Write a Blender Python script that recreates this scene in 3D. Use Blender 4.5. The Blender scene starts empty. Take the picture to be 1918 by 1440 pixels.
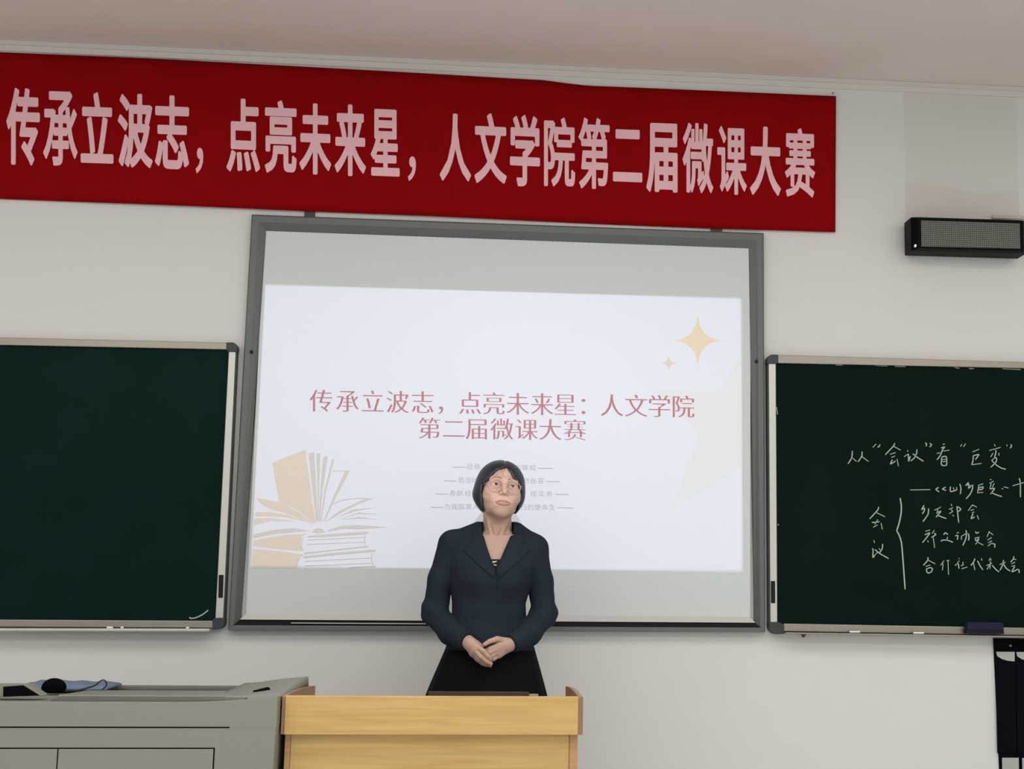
import bpy, math, random
import numpy as np
from mathutils import Matrix, Vector

# ------------------------------------------------------------------ camera, light, exposure
SC = bpy.context.scene
COL = SC.collection
F_PX, CX, CY = 2500.0, 1153.7, 720.0
CAM = np.array([0.0, -5.6, 1.13])
YAW, PITCH, ROLL = -0.0911155, 0.1411741, -0.0119818

def _rot(a, b, c):
    ca, sa, cb, sb, cc, sc = math.cos(a), math.sin(a), math.cos(b), math.sin(b), math.cos(c), math.sin(c)
    yaw = np.array([[ca, -sa, 0], [sa, ca, 0], [0, 0, 1]])
    pit = np.array([[1, 0, 0], [0, cb, -sb], [0, sb, cb]])
    rol = np.array([[cc, 0, sc], [0, 1, 0], [-sc, 0, cc]])
    return yaw @ pit @ rol
RC = _rot(YAW, PITCH, ROLL)

def P(px, py, Y=0.0):
    """where the sight line of a measured photo point meets the vertical plane y = Y"""
    d = RC @ np.array([(px - CX) / F_PX, 1.0, -(py - CY) / F_PX])
    return CAM + d * ((Y - CAM[1]) / d[1])

cam_d = bpy.data.cameras.new('camera')
cam_d.sensor_width = 36.0
cam_d.lens = F_PX / 1918.0 * 36.0
cam_d.shift_x = (959.0 - CX) / 1918.0
cam_d.clip_start = 0.05
cam = bpy.data.objects.new('camera', cam_d)
COL.objects.link(cam)
m = Matrix.Identity(4)
for i in range(3):
    m[i][0], m[i][1], m[i][2], m[i][3] = RC[i, 0], RC[i, 2], -RC[i, 1], CAM[i]
cam.matrix_world = m
SC.camera = cam

SC.view_settings.view_transform = 'Standard'
SC.view_settings.look = 'None'
SC.view_settings.gamma = 1.0
SC.view_settings.use_curve_mapping = False
SC.view_settings.exposure = -0.16

world = bpy.data.worlds.new('world')
SC.world = world
world.use_nodes = True
world.node_tree.nodes['Background'].inputs[0].default_value = (0.975, 1.0, 1.01, 1)
world.node_tree.nodes['Background'].inputs[1].default_value = 1.25

def area_light(name, loc, size, power, col=(0.985, 1.0, 0.985), rot=(0, 0, 0)):
    d = bpy.data.lights.new(name, 'AREA')
    d.shape = 'RECTANGLE'; d.size, d.size_y = size; d.energy = power; d.color = col
    o = bpy.data.objects.new(name, d); COL.objects.link(o)
    o.location = loc; o.rotation_euler = rot
    return o
# rows of fluorescent tubes on the classroom ceiling, in front of the boards
for lx in (-2.6, 0.2, 3.0):
    area_light('tube_light', (lx, -2.6, 3.20), (2.4, 1.3), 32)
    area_light('tube_light', (lx, -5.0, 3.20), (2.4, 1.3), 44)

# the ceiling projector, whose beam fills the slide area of the board (and the top of the head in front of it)
BEAM = 250
PROJ = np.array([0.05, -4.4, 2.72])
def projector_beam(power):
    d = bpy.data.lights.new('projector_beam', 'SPOT'); d.energy = power; d.spot_size = math.radians(120); d.spot_blend = 0.0
    d.shadow_soft_size = 0.004; d.color = (0.97, 0.98, 1.0)
    o = bpy.data.objects.new('projector_beam', d); COL.objects.link(o)
    o.location = PROJ; o.rotation_euler = (math.radians(90), 0, 0)
    tl, tr, brr, bl_ = P(497.5, 535, -0.02), P(1386, 557, -0.02), P(1393, 1067, -0.02), P(469, 1064, -0.02)
    dist = -0.02 - PROJ[1]
    x0, x1 = (tl[0] + bl_[0]) / 2 - PROJ[0], (tr[0] + brr[0]) / 2 - PROJ[0]
    z0, z1 = (bl_[2] + brr[2]) / 2 - PROJ[2], (tl[2] + tr[2]) / 2 - PROJ[2]
    d.use_nodes = True; nt = d.node_tree; em = [n for n in nt.nodes if n.type == 'EMISSION'][0]
    tc = nt.nodes.new('ShaderNodeTexCoord'); sx = nt.nodes.new('ShaderNodeSeparateXYZ')
    nt.links.new(tc.outputs['Normal'], sx.inputs[0])
    def mth(op, a, b):
        n = nt.nodes.new('ShaderNodeMath'); n.operation = op
        for i, v in enumerate((a, b)):
            if isinstance(v, (int, float)): n.inputs[i].default_value = v
            else: nt.links.new(v, n.inputs[i])
        return n.outputs[0]
    az = mth('ABSOLUTE', sx.outputs[2], 0.0)
    u = mth('DIVIDE', sx.outputs[0], az); v = mth('DIVIDE', sx.outputs[1], az)
    def inside(q, a, b): return mth('MULTIPLY', mth('GREATER_THAN', q, float(a / dist)), mth('LESS_THAN', q, float(b / dist)))
    msk = mth('MULTIPLY', inside(u, x0, x1), inside(v, z0, z1))
    nt.links.new(msk, em.inputs['Strength'])
    return o
projector_beam(BEAM)

# ------------------------------------------------------------------ helpers
def lin(c):
    return tuple(((v / 255.0) / 12.92 if v / 255.0 <= 0.04045 else ((v / 255.0 + 0.055) / 1.055) ** 2.4) for v in c)

def mat(name, rgb, rough=0.6, metal=0.0, noise=0.0, nscale=20.0, bump=0.0, bscale=200.0, emit=0.0, spec=0.5, emit_rgb=None):
    """rgb is the sRGB 0-255 albedo"""
    mt = bpy.data.materials.new(name); mt.use_nodes = True
    nt = mt.node_tree; b = nt.nodes['Principled BSDF']
    c = lin(rgb)
    b.inputs['Base Color'].default_value = (*c, 1)
    b.inputs['Roughness'].default_value = rough
    b.inputs['Metallic'].default_value = metal
    b.inputs['Specular IOR Level'].default_value = spec
    if emit:
        e = lin(emit_rgb or rgb)
        b.inputs['Emission Color'].default_value = (*e, 1)
        b.inputs['Emission Strength'].default_value = emit
    if noise or bump:
        tc = nt.nodes.new('ShaderNodeTexCoord')
    if noise:
        n = nt.nodes.new('ShaderNodeTexNoise'); n.inputs['Scale'].default_value = nscale; n.inputs['Detail'].default_value = 4
        r = nt.nodes.new('ShaderNodeMapRange')
        r.inputs['From Min'].default_value = 0.3; r.inputs['From Max'].default_value = 0.7
        r.inputs['To Min'].default_value = 1 - noise; r.inputs['To Max'].default_value = 1 + noise
        mx = nt.nodes.new('ShaderNodeVectorMath'); mx.operation = 'SCALE'
        mx.inputs[0].default_value = c
        nt.links.new(tc.outputs['Object'], n.inputs['Vector'])
        nt.links.new(n.outputs['Fac'], r.inputs['Value'])
        nt.links.new(r.outputs['Result'], mx.inputs['Scale'])
        nt.links.new(mx.outputs[0], b.inputs['Base Color'])
    if bump:
        n2 = nt.nodes.new('ShaderNodeTexNoise'); n2.inputs['Scale'].default_value = bscale; n2.inputs['Detail'].default_value = 3
        bp = nt.nodes.new('ShaderNodeBump'); bp.inputs['Strength'].default_value = bump; bp.inputs['Distance'].default_value = 0.002
        nt.links.new(tc.outputs['Object'], n2.inputs['Vector'])
        nt.links.new(n2.outputs['Fac'], bp.inputs['Height'])
        nt.links.new(bp.outputs['Normal'], b.inputs['Normal'])
    return mt

def wood_mat(name, rgb_a, rgb_b, stretch=(1.2, 20, 22)):
    mt = bpy.data.materials.new(name); mt.use_nodes = True
    nt = mt.node_tree; b = nt.nodes['Principled BSDF']
    tc = nt.nodes.new('ShaderNodeTexCoord'); mp = nt.nodes.new('ShaderNodeMapping')
    mp.inputs['Scale'].default_value = stretch
    n = nt.nodes.new('ShaderNodeTexNoise'); n.inputs['Scale'].default_value = 3.0; n.inputs['Detail'].default_value = 6; n.inputs['Distortion'].default_value = 0.6
    cr = nt.nodes.new('ShaderNodeValToRGB')
    cr.color_ramp.elements[0].position = 0.32; cr.color_ramp.elements[0].color = (*lin(rgb_b), 1)
    cr.color_ramp.elements[1].position = 0.62; cr.color_ramp.elements[1].color = (*lin(rgb_a), 1)
    nt.links.new(tc.outputs['Object'], mp.inputs['Vector']); nt.links.new(mp.outputs['Vector'], n.inputs['Vector'])
    nt.links.new(n.outputs['Fac'], cr.inputs['Fac']); nt.links.new(cr.outputs['Color'], b.inputs['Base Color'])
    b.inputs['Roughness'].default_value = 0.38
    return mt

def mesh_obj(name, verts, faces, mats, parent=None, smooth=False, midx=None, bevel=0.0, seg=2):
    me = bpy.data.meshes.new(name)
    me.from_pydata([tuple(map(float, v)) for v in verts], [], [tuple(map(int, f)) for f in faces])
    return finish(name, me, mats, parent, smooth, midx, bevel, seg)

def finish(name, me, mats, parent=None, smooth=False, midx=None, bevel=0.0, seg=2):
    for mt in (mats if isinstance(mats, (list, tuple)) else [mats]):
        me.materials.append(mt)
    if midx is not None:
        me.polygons.foreach_set('material_index', np.asarray(midx, dtype=np.int32))
    if smooth:
        me.polygons.foreach_set('use_smooth', np.ones(len(me.polygons), dtype=bool))
    me.update()
    o = bpy.data.objects.new(name, me); COL.objects.link(o)
    if parent is not None:
        o.parent = parent
        o.matrix_parent_inverse = Matrix.Translation(Vector(parent_loc(parent))).inverted()
    if bevel > 0:
        md = o.modifiers.new('bevel', 'BEVEL'); md.width = bevel; md.segments = seg; md.limit_method = 'ANGLE'
        md.harden_normals = False
    return o

def parent_loc(o):
    v = Vector((0, 0, 0))
    while o is not None:
        v = v + o.location; o = o.parent if o.parent is None else None
    return v

def thing(name, label, cat, loc=(0, 0, 0), group=None):
    o = bpy.data.objects.new(name, None); COL.objects.link(o)
    o.location = tuple(float(v) for v in loc); o.empty_display_size = 0.1
    return tag(o, label, cat, group)

def tag(o, label, cat, group=None):
    o['label'] = label; o['category'] = cat
    if group: o['group'] = group
    return o

def struct(o):
    o['kind'] = 'structure'; return o

class MB:
    """collects shapes into one mesh"""
    def __init__(s): s.v, s.f, s.m = [], [], []
    def add(s, vs, fs, mi=0):
        b = len(s.v); s.v += [tuple(map(float, v)) for v in vs]
        for f in fs: s.f.append(tuple(b + i for i in f)); s.m.append(mi)
        return s
    def box(s, lo, hi, mi=0):
        (a, b, c), (d, e, f) = lo, hi
        return s.add([(a, b, c), (d, b, c), (d, e, c), (a, e, c), (a, b, f), (d, b, f), (d, e, f), (a, e, f)],
                     [(0, 3, 2, 1), (4, 5, 6, 7), (0, 1, 5, 4), (1, 2, 6, 5), (2, 3, 7, 6), (3, 0, 4, 7)], mi)
    def prism_y(s, pts, y0, y1, mi=0):
        """front outline given as (x, z) points anticlockwise from the viewer, pushed back from y0 to y1"""
        pts = list(pts)
        ar = sum(pts[i][0] * pts[(i + 1) % len(pts)][1] - pts[(i + 1) % len(pts)][0] * pts[i][1] for i in range(len(pts)))
        if ar < 0: pts = pts[::-1]
        n = len(pts)
        vs = [(x, y0, z) for x, z in pts] + [(x, y1, z) for x, z in pts]
        fs = [tuple(range(n)), tuple(range(2 * n - 1, n - 1, -1))] + [(i, i + n, (i + 1) % n + n, (i + 1) % n) for i in range(n)]
        return s.add(vs, fs, mi)
    def slab(s, px, y0, y1, mi=0):
        """outline measured in the photo, standing in the plane y = y0 and y1 - y0 thick"""
        return s.prism_y([tuple(P(x, y, y0)[[0, 2]]) for x, y in px], y0, y1, mi)
    def prism_x(s, pts, x0, x1, mi=0):
        """profile in (y, z) swept along x"""
        n = len(pts)
        vs = [(x0, y, z) for y, z in pts] + [(x1, y, z) for y, z in pts]
        fs = [tuple(range(n)), tuple(range(2 * n - 1, n - 1, -1))] + [(i, i + n, (i + 1) % n + n, (i + 1) % n) for i in range(n)]
        ar = sum(pts[i][0] * pts[(i + 1) % n][1] - pts[(i + 1) % n][0] * pts[i][1] for i in range(n))
        if ar > 0: fs = [f[::-1] for f in fs]
        return s.add(vs, fs, mi)
    def tube(s, pts, r, n=10, closed=False, mi=0):
        pts = [np.array(p, float) for p in pts]; k = len(pts); rings = []
        rr = r if isinstance(r, (list, tuple)) else [r] * k
        up = np.array([0.31, 0.52, 0.79])
        for i, p in enumerate(pts):
            t = (pts[(i + 1) % k] - pts[i - 1]) if closed else pts[min(i + 1, k - 1)] - pts[max(i - 1, 0)]
            t = t / (np.linalg.norm(t) + 1e-12)
            a = up - t * up.dot(t); a /= np.linalg.norm(a); b = np.cross(t, a); up = a
            rings.append([p + rr[i] * (a * math.cos(2 * math.pi * j / n) + b * math.sin(2 * math.pi * j / n)) for j in range(n)])
        vs = [v for g in rings for v in g]; fs = []
        for i in range(k if closed else k - 1):
            j2 = (i + 1) % k
            for j in range(n):
                fs.append((i * n + j, i * n + (j + 1) % n, j2 * n + (j + 1) % n, j2 * n + j))
        if not closed:
            fs += [tuple(range(n - 1, -1, -1)), tuple(range((k - 1) * n, k * n))]
        return s.add(vs, fs, mi)
    def build(s, name, mats, parent=None, smooth=False, bevel=0.0, seg=2):
        return mesh_obj(name, s.v, s.f, mats, parent, smooth, s.m, bevel, seg)

# ------------------------------------------------------------------ lettering
_glyphs = {}
def glyph(ch, ox=0.0, oy=0.0, res=5):
    """flat filled letter shape (unit em) with strokes thickened by ox sideways and oy upright; verts, faces"""
    key = (ch, ox, oy, res)
    if key in _glyphs: return _glyphs[key]
    c = bpy.data.curves.new('letter', 'FONT'); c.body = ch; c.size = 1.0
    o = bpy.data.objects.new('letter', c); COL.objects.link(o)
    dg = bpy.context.evaluated_depsgraph_get()
    cv = o.evaluated_get(dg).to_curve(dg)
    loops = []
    for sp in cv.splines:
        pts = []
        bp = sp.bezier_points; k = len(bp)
        if k:
            for i in range(k):
                a, b = bp[i], bp[(i + 1) % k]
                p0, p1, p2, p3 = (np.array(q[:2]) for q in (a.co, a.handle_right, b.handle_left, b.co))
                chord = p3 - p0
                def off(q): return abs(chord[0] * (q - p0)[1] - chord[1] * (q - p0)[0]) / (np.linalg.norm(chord) + 1e-9)
                straight = off(p1) < 1e-3 and off(p2) < 1e-3
                steps = 1 if straight else res
                for j in range(steps):
                    t = j / steps
                    pts.append((1 - t) ** 3 * p0 + 3 * t * (1 - t) ** 2 * p1 + 3 * t * t * (1 - t) * p2 + t ** 3 * p3)
        else:
            pts = [np.array(q.co[:2]) for q in sp.points]
        cl = []
        for q in pts:
            if not cl or np.linalg.norm(q - cl[-1]) > 1e-4: cl.append(q)
        if len(cl) > 2 and np.linalg.norm(cl[0] - cl[-1]) < 1e-4: cl.pop()
        if len(cl) > 2: loops.append(np.array(cl))
    o.to_curve_clear() if hasattr(o, 'to_curve_clear') else None
    bpy.data.objects.remove(o)
    area = lambda L: 0.5 * np.sum(L[:, 0] * np.roll(L[:, 1], -1) - np.roll(L[:, 0], -1) * L[:, 1])
    big = max(loops, key=lambda L: abs(area(L)))
    sgn = 1.0 if area(big) > 0 else -1.0
    if ox or oy:
        out = []
        for L in loops:
            e = np.roll(L, -1, 0) - L; e /= np.linalg.norm(e, axis=1)[:, None] + 1e-9
            ep = np.roll(e, 1, 0)
            nrm = np.stack([e[:, 1], -e[:, 0]], 1) * sgn; nrp = np.stack([ep[:, 1], -ep[:, 0]], 1) * sgn
            s = nrm + nrp; ln = np.linalg.norm(s, axis=1) + 1e-9
            s = s / ln[:, None]; k = np.clip(1.0 / np.maximum((s * nrm).sum(1), 0.2), 1, 1.8)
            out.append(L + s * k[:, None] * np.array([ox, oy]))
        loops = out
    c2 = bpy.data.curves.new('letter', 'CURVE'); c2.dimensions = '2D'; c2.fill_mode = 'FRONT'
    for L in loops:
        sp = c2.splines.new('POLY'); sp.points.add(len(L) - 1); sp.use_cyclic_u = True
        for i, q in enumerate(L): sp.points[i].co = (q[0], q[1], 0, 1)
    o2 = bpy.data.objects.new('letter', c2); COL.objects.link(o2)
    dg = bpy.context.evaluated_depsgraph_get()
    me = o2.evaluated_get(dg).to_mesh()
    vs = np.array([v.co[:2] for v in me.vertices]); fs = [tuple(p.vertices) for p in me.polygons]
    bpy.data.objects.remove(o2)
    _glyphs[key] = (vs, fs)
    return vs, fs

def letter_loops(ch, res=4):
    c = bpy.data.curves.new('letter', 'FONT'); c.body = ch; c.size = 1.0
    o = bpy.data.objects.new('letter', c); COL.objects.link(o)
    cv = o.evaluated_get(bpy.context.evaluated_depsgraph_get()).to_curve(bpy.context.evaluated_depsgraph_get())
    loops = []
    for sp in cv.splines:
        bp = sp.bezier_points; k = len(bp); pts = []
        for i in range(k):
            a, b = bp[i], bp[(i + 1) % k]
            p0, p1, p2, p3 = (np.array(q[:2]) for q in (a.co, a.handle_right, b.handle_left, b.co))
            for j in range(res):
                t = j / res
                pts.append((1 - t) ** 3 * p0 + 3 * t * (1 - t) ** 2 * p1 + 3 * t * t * (1 - t) * p2 + t ** 3 * p3)
        if len(pts) > 2: loops.append(np.array(pts))
    bpy.data.objects.remove(o)
    return loops

def heavy_glyph(ch, ox, oy, n=110):
    """letter shape with every stroke grown by ox sideways and oy upright, as one filled mesh"""
    loops = letter_loops(ch)
    al = np.concatenate(loops); lo = al.min(0) - (ox * 1.6, oy * 1.6); hi = al.max(0) + (ox * 1.6, oy * 1.6)
    gx = np.linspace(lo[0], hi[0], n); gy = np.linspace(lo[1], hi[1], n)
    X, Y = np.meshgrid(gx, gy, indexing='ij'); X = X.ravel(); Y = Y.ravel()
    d2 = np.full(X.size, 1e9); wind = np.zeros(X.size, bool)
    for L in loops:
        for a, b in zip(L, np.roll(L, -1, 0)):
            if abs(a - b).max() < 1e-9: continue
            cr = ((a[1] > Y) != (b[1] > Y))
            if b[1] != a[1]:
                wind ^= cr & (X < (b[0] - a[0]) * (Y - a[1]) / (b[1] - a[1]) + a[0])
            ax, ay, bx, by = a[0] / ox, a[1] / oy, b[0] / ox, b[1] / oy
            px, py = X / ox - ax, Y / oy - ay; dx, dy = bx - ax, by - ay
            t = np.clip((px * dx + py * dy) / (dx * dx + dy * dy), 0, 1)
            d2 = np.minimum(d2, (px - t * dx) ** 2 + (py - t * dy) ** 2)
    D = (np.where(wind, -1, 1) * np.sqrt(d2) - 1.0).reshape(n, n)
    vid, vs, fs = {}, [], []
    def vert(key, p):
        if key not in vid: vid[key] = len(vs); vs.append(p)
        return vid[key]
    act = (D[:-1, :-1] < 0) | (D[1:, :-1] < 0) | (D[1:, 1:] < 0) | (D[:-1, 1:] < 0)
    for i, j in zip(*np.nonzero(act)):
        cs = [(i, j), (i + 1, j), (i + 1, j + 1), (i, j + 1)]; f = []
        for k in range(4):
            a, b = cs[k], cs[(k + 1) % 4]; da, db = D[a], D[b]
            if da < 0: f.append(vert(a, (gx[a[0]], gy[a[1]])))
            if (da < 0) != (db < 0):
                t = da / (da - db)
                f.append(vert((min(a, b), max(a, b)), (gx[a[0]] + (gx[b[0]] - gx[a[0]]) * t, gy[a[1]] + (gy[b[1]] - gy[a[1]]) * t)))
        if len(f) > 2: fs.append(tuple(f))
    return np.array(vs), fs

def letter_part(name, ch, fn, mt, parent, ox=0.0, oy=0.0, box=None, thick=None):
    """fn maps unit coordinates (u right, v up) of the letter to a world point; box = 'ink' stretches the ink to 0..1"""
    vs, fs = glyph(ch, ox, oy) if thick is None else heavy_glyph(ch, *thick)
    if box == 'ink':
        lo, hi = vs.min(0), vs.max(0); q = (vs - lo) / np.maximum(hi - lo, 1e-6)
    else:
        q = (vs - np.array([0.0, -0.12]))   # em box
    w = np.array([fn(a, b) for a, b in q])
    if fs:
        n = 0.0
        for f in fs[:40]:
            a, b, c = w[f[0]], w[f[1]], w[f[2]]; n += np.cross(b - a, c - a)[1]
        if n > 0: fs = [f[::-1] for f in fs]
    return mesh_obj(name, w, fs, mt, parent)

# ------------------------------------------------------------------ materials
M = {}
M['ceiling'] = mat('ceiling_paint', (233, 218, 210), 0.9, noise=0.02, nscale=3)
M['floor'] = mat('floor_tile', (204, 210, 206), 0.5, noise=0.05)
M['trim'] = mat('trim_paint', (215, 208, 202), 0.6)
M['cloth_red'] = mat('banner_cloth', (142, 6, 12), 0.9, noise=0.05, nscale=6, bump=0.15, bscale=900, spec=0.06)
M['banner_letter'] = mat('banner_letter', (240, 190, 196), 0.8, noise=0.03, nscale=30)
M['frame_grey'] = mat('board_frame_grey', (98, 101, 99), 0.42, metal=0.25)
M['frame_dark'] = mat('bracket_dark', (58, 58, 56), 0.5)
M['board_white'] = mat('board_white', (207, 211, 211), 0.45)
M['ledge'] = mat('board_ledge_lit', (200, 196, 190), 0.5)
M['black'] = mat('black_plastic', (12, 12, 13), 0.5, spec=0.25)
M['alu'] = mat('aluminium', (196, 193, 186), 0.38, metal=0.55)
M['alu_warm'] = mat('aluminium_rail', (150, 142, 130), 0.35, metal=0.7)
M['cap'] = mat('corner_cap', (46, 52, 50), 0.5)
M['green'] = mat('chalkboard_green', (9, 34, 31), 0.55, noise=0.12, nscale=4, spec=0.05)
M['green_b'] = mat('chalkboard_green_aged', (8, 27, 20), 0.55, noise=0.12, nscale=4, spec=0.04)
M['chalk'] = mat('chalk_mark', (176, 186, 180), 0.95)
M['chalk_stick'] = mat('chalk_stick', (240, 238, 232), 0.9)
M['eraser'] = mat('eraser_felt', (24, 22, 52), 0.9, noise=0.1)
M['grille'] = None
M['desk'] = mat('desk_grey', (131, 130, 118), 0.5, noise=0.015, nscale=90)
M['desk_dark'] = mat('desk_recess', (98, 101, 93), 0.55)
M['gap'] = mat('dark_gap', (12, 11, 11), 0.95, spec=0.05)
M['wood'] = wood_mat('beech_laminate', (204, 167, 103), (190, 150, 84))
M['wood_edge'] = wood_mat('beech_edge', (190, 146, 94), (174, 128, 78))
M['wood_shaded'] = wood_mat('beech_laminate_shaded', (156, 116, 88), (142, 101, 74), (20, 1.5, 1.5))  # darker beech: shade on the inner cheek faces put into the colour
M['shade_slab'] = mat('gap_shade_brown', (52, 38, 26), 0.6)  # brown for the shade in the gap behind the lectern front
M['greybox'] = mat('grey_plastic', (150, 146, 138), 0.6)
M['blue'] = mat('blue_cloth', (98, 113, 134), 0.85, noise=0.15, nscale=25)
M['cord'] = mat('dark_cord', (26, 30, 44), 0.6)
M['foam'] = mat('black_foam', (8, 8, 10), 0.95, bump=0.4, bscale=600, spec=0.05)
M['pouch'] = mat('pouch_cloth', (8, 10, 18), 0.9, noise=0.1, spec=0.08)
M['clear'] = mat('pouch_clear_card', (172, 174, 166), 0.35)
M['nail'] = mat('nail_steel', (150, 148, 145), 0.4, metal=0.8)
M['duct'] = mat('cable_duct', (196, 186, 176), 0.6)
M['lamp_white'] = mat('indicator', (225, 228, 230), 0.4, emit=0.4)

def wall_material():
    mt = bpy.data.materials.new('wall_paint'); mt.use_nodes = True
    nt = mt.node_tree; b = nt.nodes['Principled BSDF']; b.inputs['Roughness'].default_value = 0.85
    tc = nt.nodes.new('ShaderNodeTexCoord'); sx = nt.nodes.new('ShaderNodeSeparateXYZ')
    nt.links.new(tc.outputs['Object'], sx.inputs[0])
    def math_(op, a, bb):
        n = nt.nodes.new('ShaderNodeMath'); n.operation = op
        for i, v in enumerate((a, bb)):
            if v is None: continue
            if isinstance(v, (int, float)): n.inputs[i].default_value = v
            else: nt.links.new(v, n.inputs[i])
        return n.outputs[0]
    n = nt.nodes.new('ShaderNodeTexNoise'); n.inputs['Scale'].default_value = 1.6; n.inputs['Detail'].default_value = 3
    nt.links.new(tc.outputs['Object'], n.inputs['Vector'])
    cr = nt.nodes.new('ShaderNodeValToRGB')
    cr.color_ramp.elements[0].position = 0.3; cr.color_ramp.elements[0].color = (*lin((220, 217, 214)), 1)
    cr.color_ramp.elements[1].position = 0.7; cr.color_ramp.elements[1].color = (*lin((221, 220, 216)), 1)
    nt.links.new(n.outputs['Fac'], cr.inputs['Fac'])
    # a repainted patch above the loudspeaker, its lower coat ending in a wavy brush line
    x0, x1 = P(1694, 300)[0], P(1906, 300)[0]
    z1, zw = P(1800, 168)[2], P(1800, 352)[2]
    inx = math_('MULTIPLY', math_('GREATER_THAN', sx.outputs[0], float(x0)), math_('LESS_THAN', sx.outputs[0], float(x1)))
    inz = math_('MULTIPLY', math_('LESS_THAN', sx.outputs[2], float(z1)), math_('GREATER_THAN', sx.outputs[2], float(P(1800, 440)[2])))
    patch = math_('MULTIPLY', inx, inz)
    wav = math_('ADD', math_('MULTIPLY', math_('SINE', math_('MULTIPLY', sx.outputs[0], 11.0), None), 0.018), float(zw))
    low = math_('MULTIPLY', patch, math_('LESS_THAN', sx.outputs[2], wav))
    m1 = nt.nodes.new('ShaderNodeMix'); m1.data_type = 'RGBA'; m1.inputs['B'].default_value = (*lin((214, 210, 204)), 1)
    nt.links.new(math_('MULTIPLY', patch, 0.8), m1.inputs['Factor']); nt.links.new(cr.outputs['Color'], m1.inputs['A'])
    m2 = nt.nodes.new('ShaderNodeMix'); m2.data_type = 'RGBA'; m2.inputs['B'].default_value = (*lin((208, 202, 195)), 1)
    nt.links.new(math_('MULTIPLY', low, 0.6), m2.inputs['Factor']); nt.links.new(m1.outputs['Result'], m2.inputs['A'])
    nt.links.new(m2.outputs['Result'], b.inputs['Base Color'])
    return mt
M['wall'] = wall_material()

# ------------------------------------------------------------------ the room
ZC = 3.33
ZP = -0.05          # top of the teaching platform
struct(MB().box((-5, 0, -0.25), (5, 0.2, ZC + 0.2)).build('wall_front', M['wall']))
struct(MB().box((-5, -8.5, ZC), (5, 0.2, ZC + 0.2)).build('ceiling', M['ceiling']))
struct(MB().box((-5, -8.5, -0.45), (5, 0.2, -0.25)).build('floor', M['floor']))
struct(MB().box((-5.2, -8.5, -0.45), (-5, 0.2, ZC + 0.2)).build('wall_left', M['wall']))
struct(MB().box((5, -8.5, -0.45), (5.2, 0.2, ZC + 0.2)).build('wall_right', M['wall']))
struct(MB().box((-3.4, -2.5, -0.25), (3.4, 0.0, ZP)).build('floor_platform', M['floor']))
tr = MB()
tr.prism_x([(0.0, ZC - 0.045), (-0.006, ZC - 0.045), (-0.010, ZC - 0.022), (-0.018, ZC - 0.020), (-0.018, ZC - 0.001), (0.0, ZC - 0.001)], -5, 5)
struct(tr.build('trim_1', M['trim']))

# ------------------------------------------------------------------ red banner
banner = thing('hanging_banner', 'long red cloth banner with pale pink characters across the top of the wall', 'banner', P(760, 260))
TOP = [(-40, 95.5), (0, 97), (300, 111), (550, 124), (800, 138), (950, 146), (1020, 149.5), (1060, 155), (1100, 159.5), (1300, 168.5), (1566, 180)]
BOT = [(-40, 370), (0, 372), (300, 384), (580, 396), (800, 404.5), (1100, 418), (1340, 428), (1564.5, 435)]
def banner_y(x, z):
    return -0.013 + 0.0035 * math.sin(x * 2.1 + 0.6) + 0.002 * math.sin(x * 5.3 + z * 2.0)
nu, nv = 120, 14
bv, bf = [], []
for i in range(nu + 1):
    px = -40 + (1566 + 40) * i / nu
    yt = np.interp(px, *zip(*TOP)); yb = np.interp(px, *zip(*BOT))
    for j in range(nv + 1):
        t = j / nv
        q = P(px - 1.5 * t * (i / nu), yt + (yb - yt) * t, -0.013)
        y = banner_y(q[0], q[2])
        bv.append((q[0], y, q[2]))
for i in range(nu):
    for j in range(nv):
        a = i * (nv + 1) + j
        bf.append((a, a + 1, a + nv + 2, a + nv + 1))
bo = mesh_obj('banner_cloth', bv, bf, M['cloth_red'], banner, smooth=True)
sd = bo.modifiers.new('thickness', 'SOLIDIFY'); sd.thickness = 0.0012; sd.offset = 0
S1 = 2.3975
chars1 = [('传', 27, 178, 247, 600), ('承', 193, 348, 262, 603), ('立', 362, 510, 268, 592), ('波', 530, 686, 275, 613), ('志', 697, 850, 283, 620),
          ('，', 880, 914, 520, 637), ('点', 1018, 1168, 297, 632), ('亮', 1190, 1332, 305, 637), ('未', 1345, 1487, 318, 643), ('来', 1503, 1643, 323, 650),
          ('星', 1665, 1795, 345, 650), ('，', 1832, 1868, 558, 670)]
chars2 = [('人', 57, 197, 268, 577), ('文', 213, 357, 266, 587), ('学', 372, 507, 272, 600), ('院', 525, 665, 283, 600), ('第', 680, 820, 285, 610),
          ('二', 835, 967, 338, 578), ('届', 985, 1125, 310, 625), ('微', 1147, 1285, 310, 630), ('课', 1303, 1435, 325, 637), ('大', 1450, 1588, 326, 640),
          ('赛', 1607, 1742, 333, 648)]
rows = [(c, a / S1, b / S1, t / S1 + 60, d / S1 + 60) for c, a, b, t, d in chars1] + [(c, a / S1 + 800, b / S1 + 800, t / S1 + 100, d / S1 + 100) for c, a, b, t, d in chars2]
SL = 0.041
for ch, xa, xb, yt, yb in rows:
    sh = SL * (xb - xa)
    def fn(u, v, xa=xa, xb=xb, yt=yt + sh / 2, yb=yb - sh / 2, sh=sh):
        px = xa + (xb - xa) * u; py = yb + (yt - yb) * v + sh * (u - 0.5)
        q = P(px, py, -0.015)
        return (q[0], banner_y(q[0], q[2]) - 0.0022, q[2])
    hv = 0.026 if ch in '微赛承院第课' else 0.034
    if ch == '，': hv = 0.012
    letter_part('banner_character', ch, fn, M['banner_letter'], banner, box='ink', thick=(hv, hv * 0.72))
q = P(1560, 174.5, -0.004)
MB().tube([(q[0], 0.0, q[2]), (q[0], -0.012, q[2])], 0.0035, 8).build('nail', M['nail'], banner)

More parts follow.
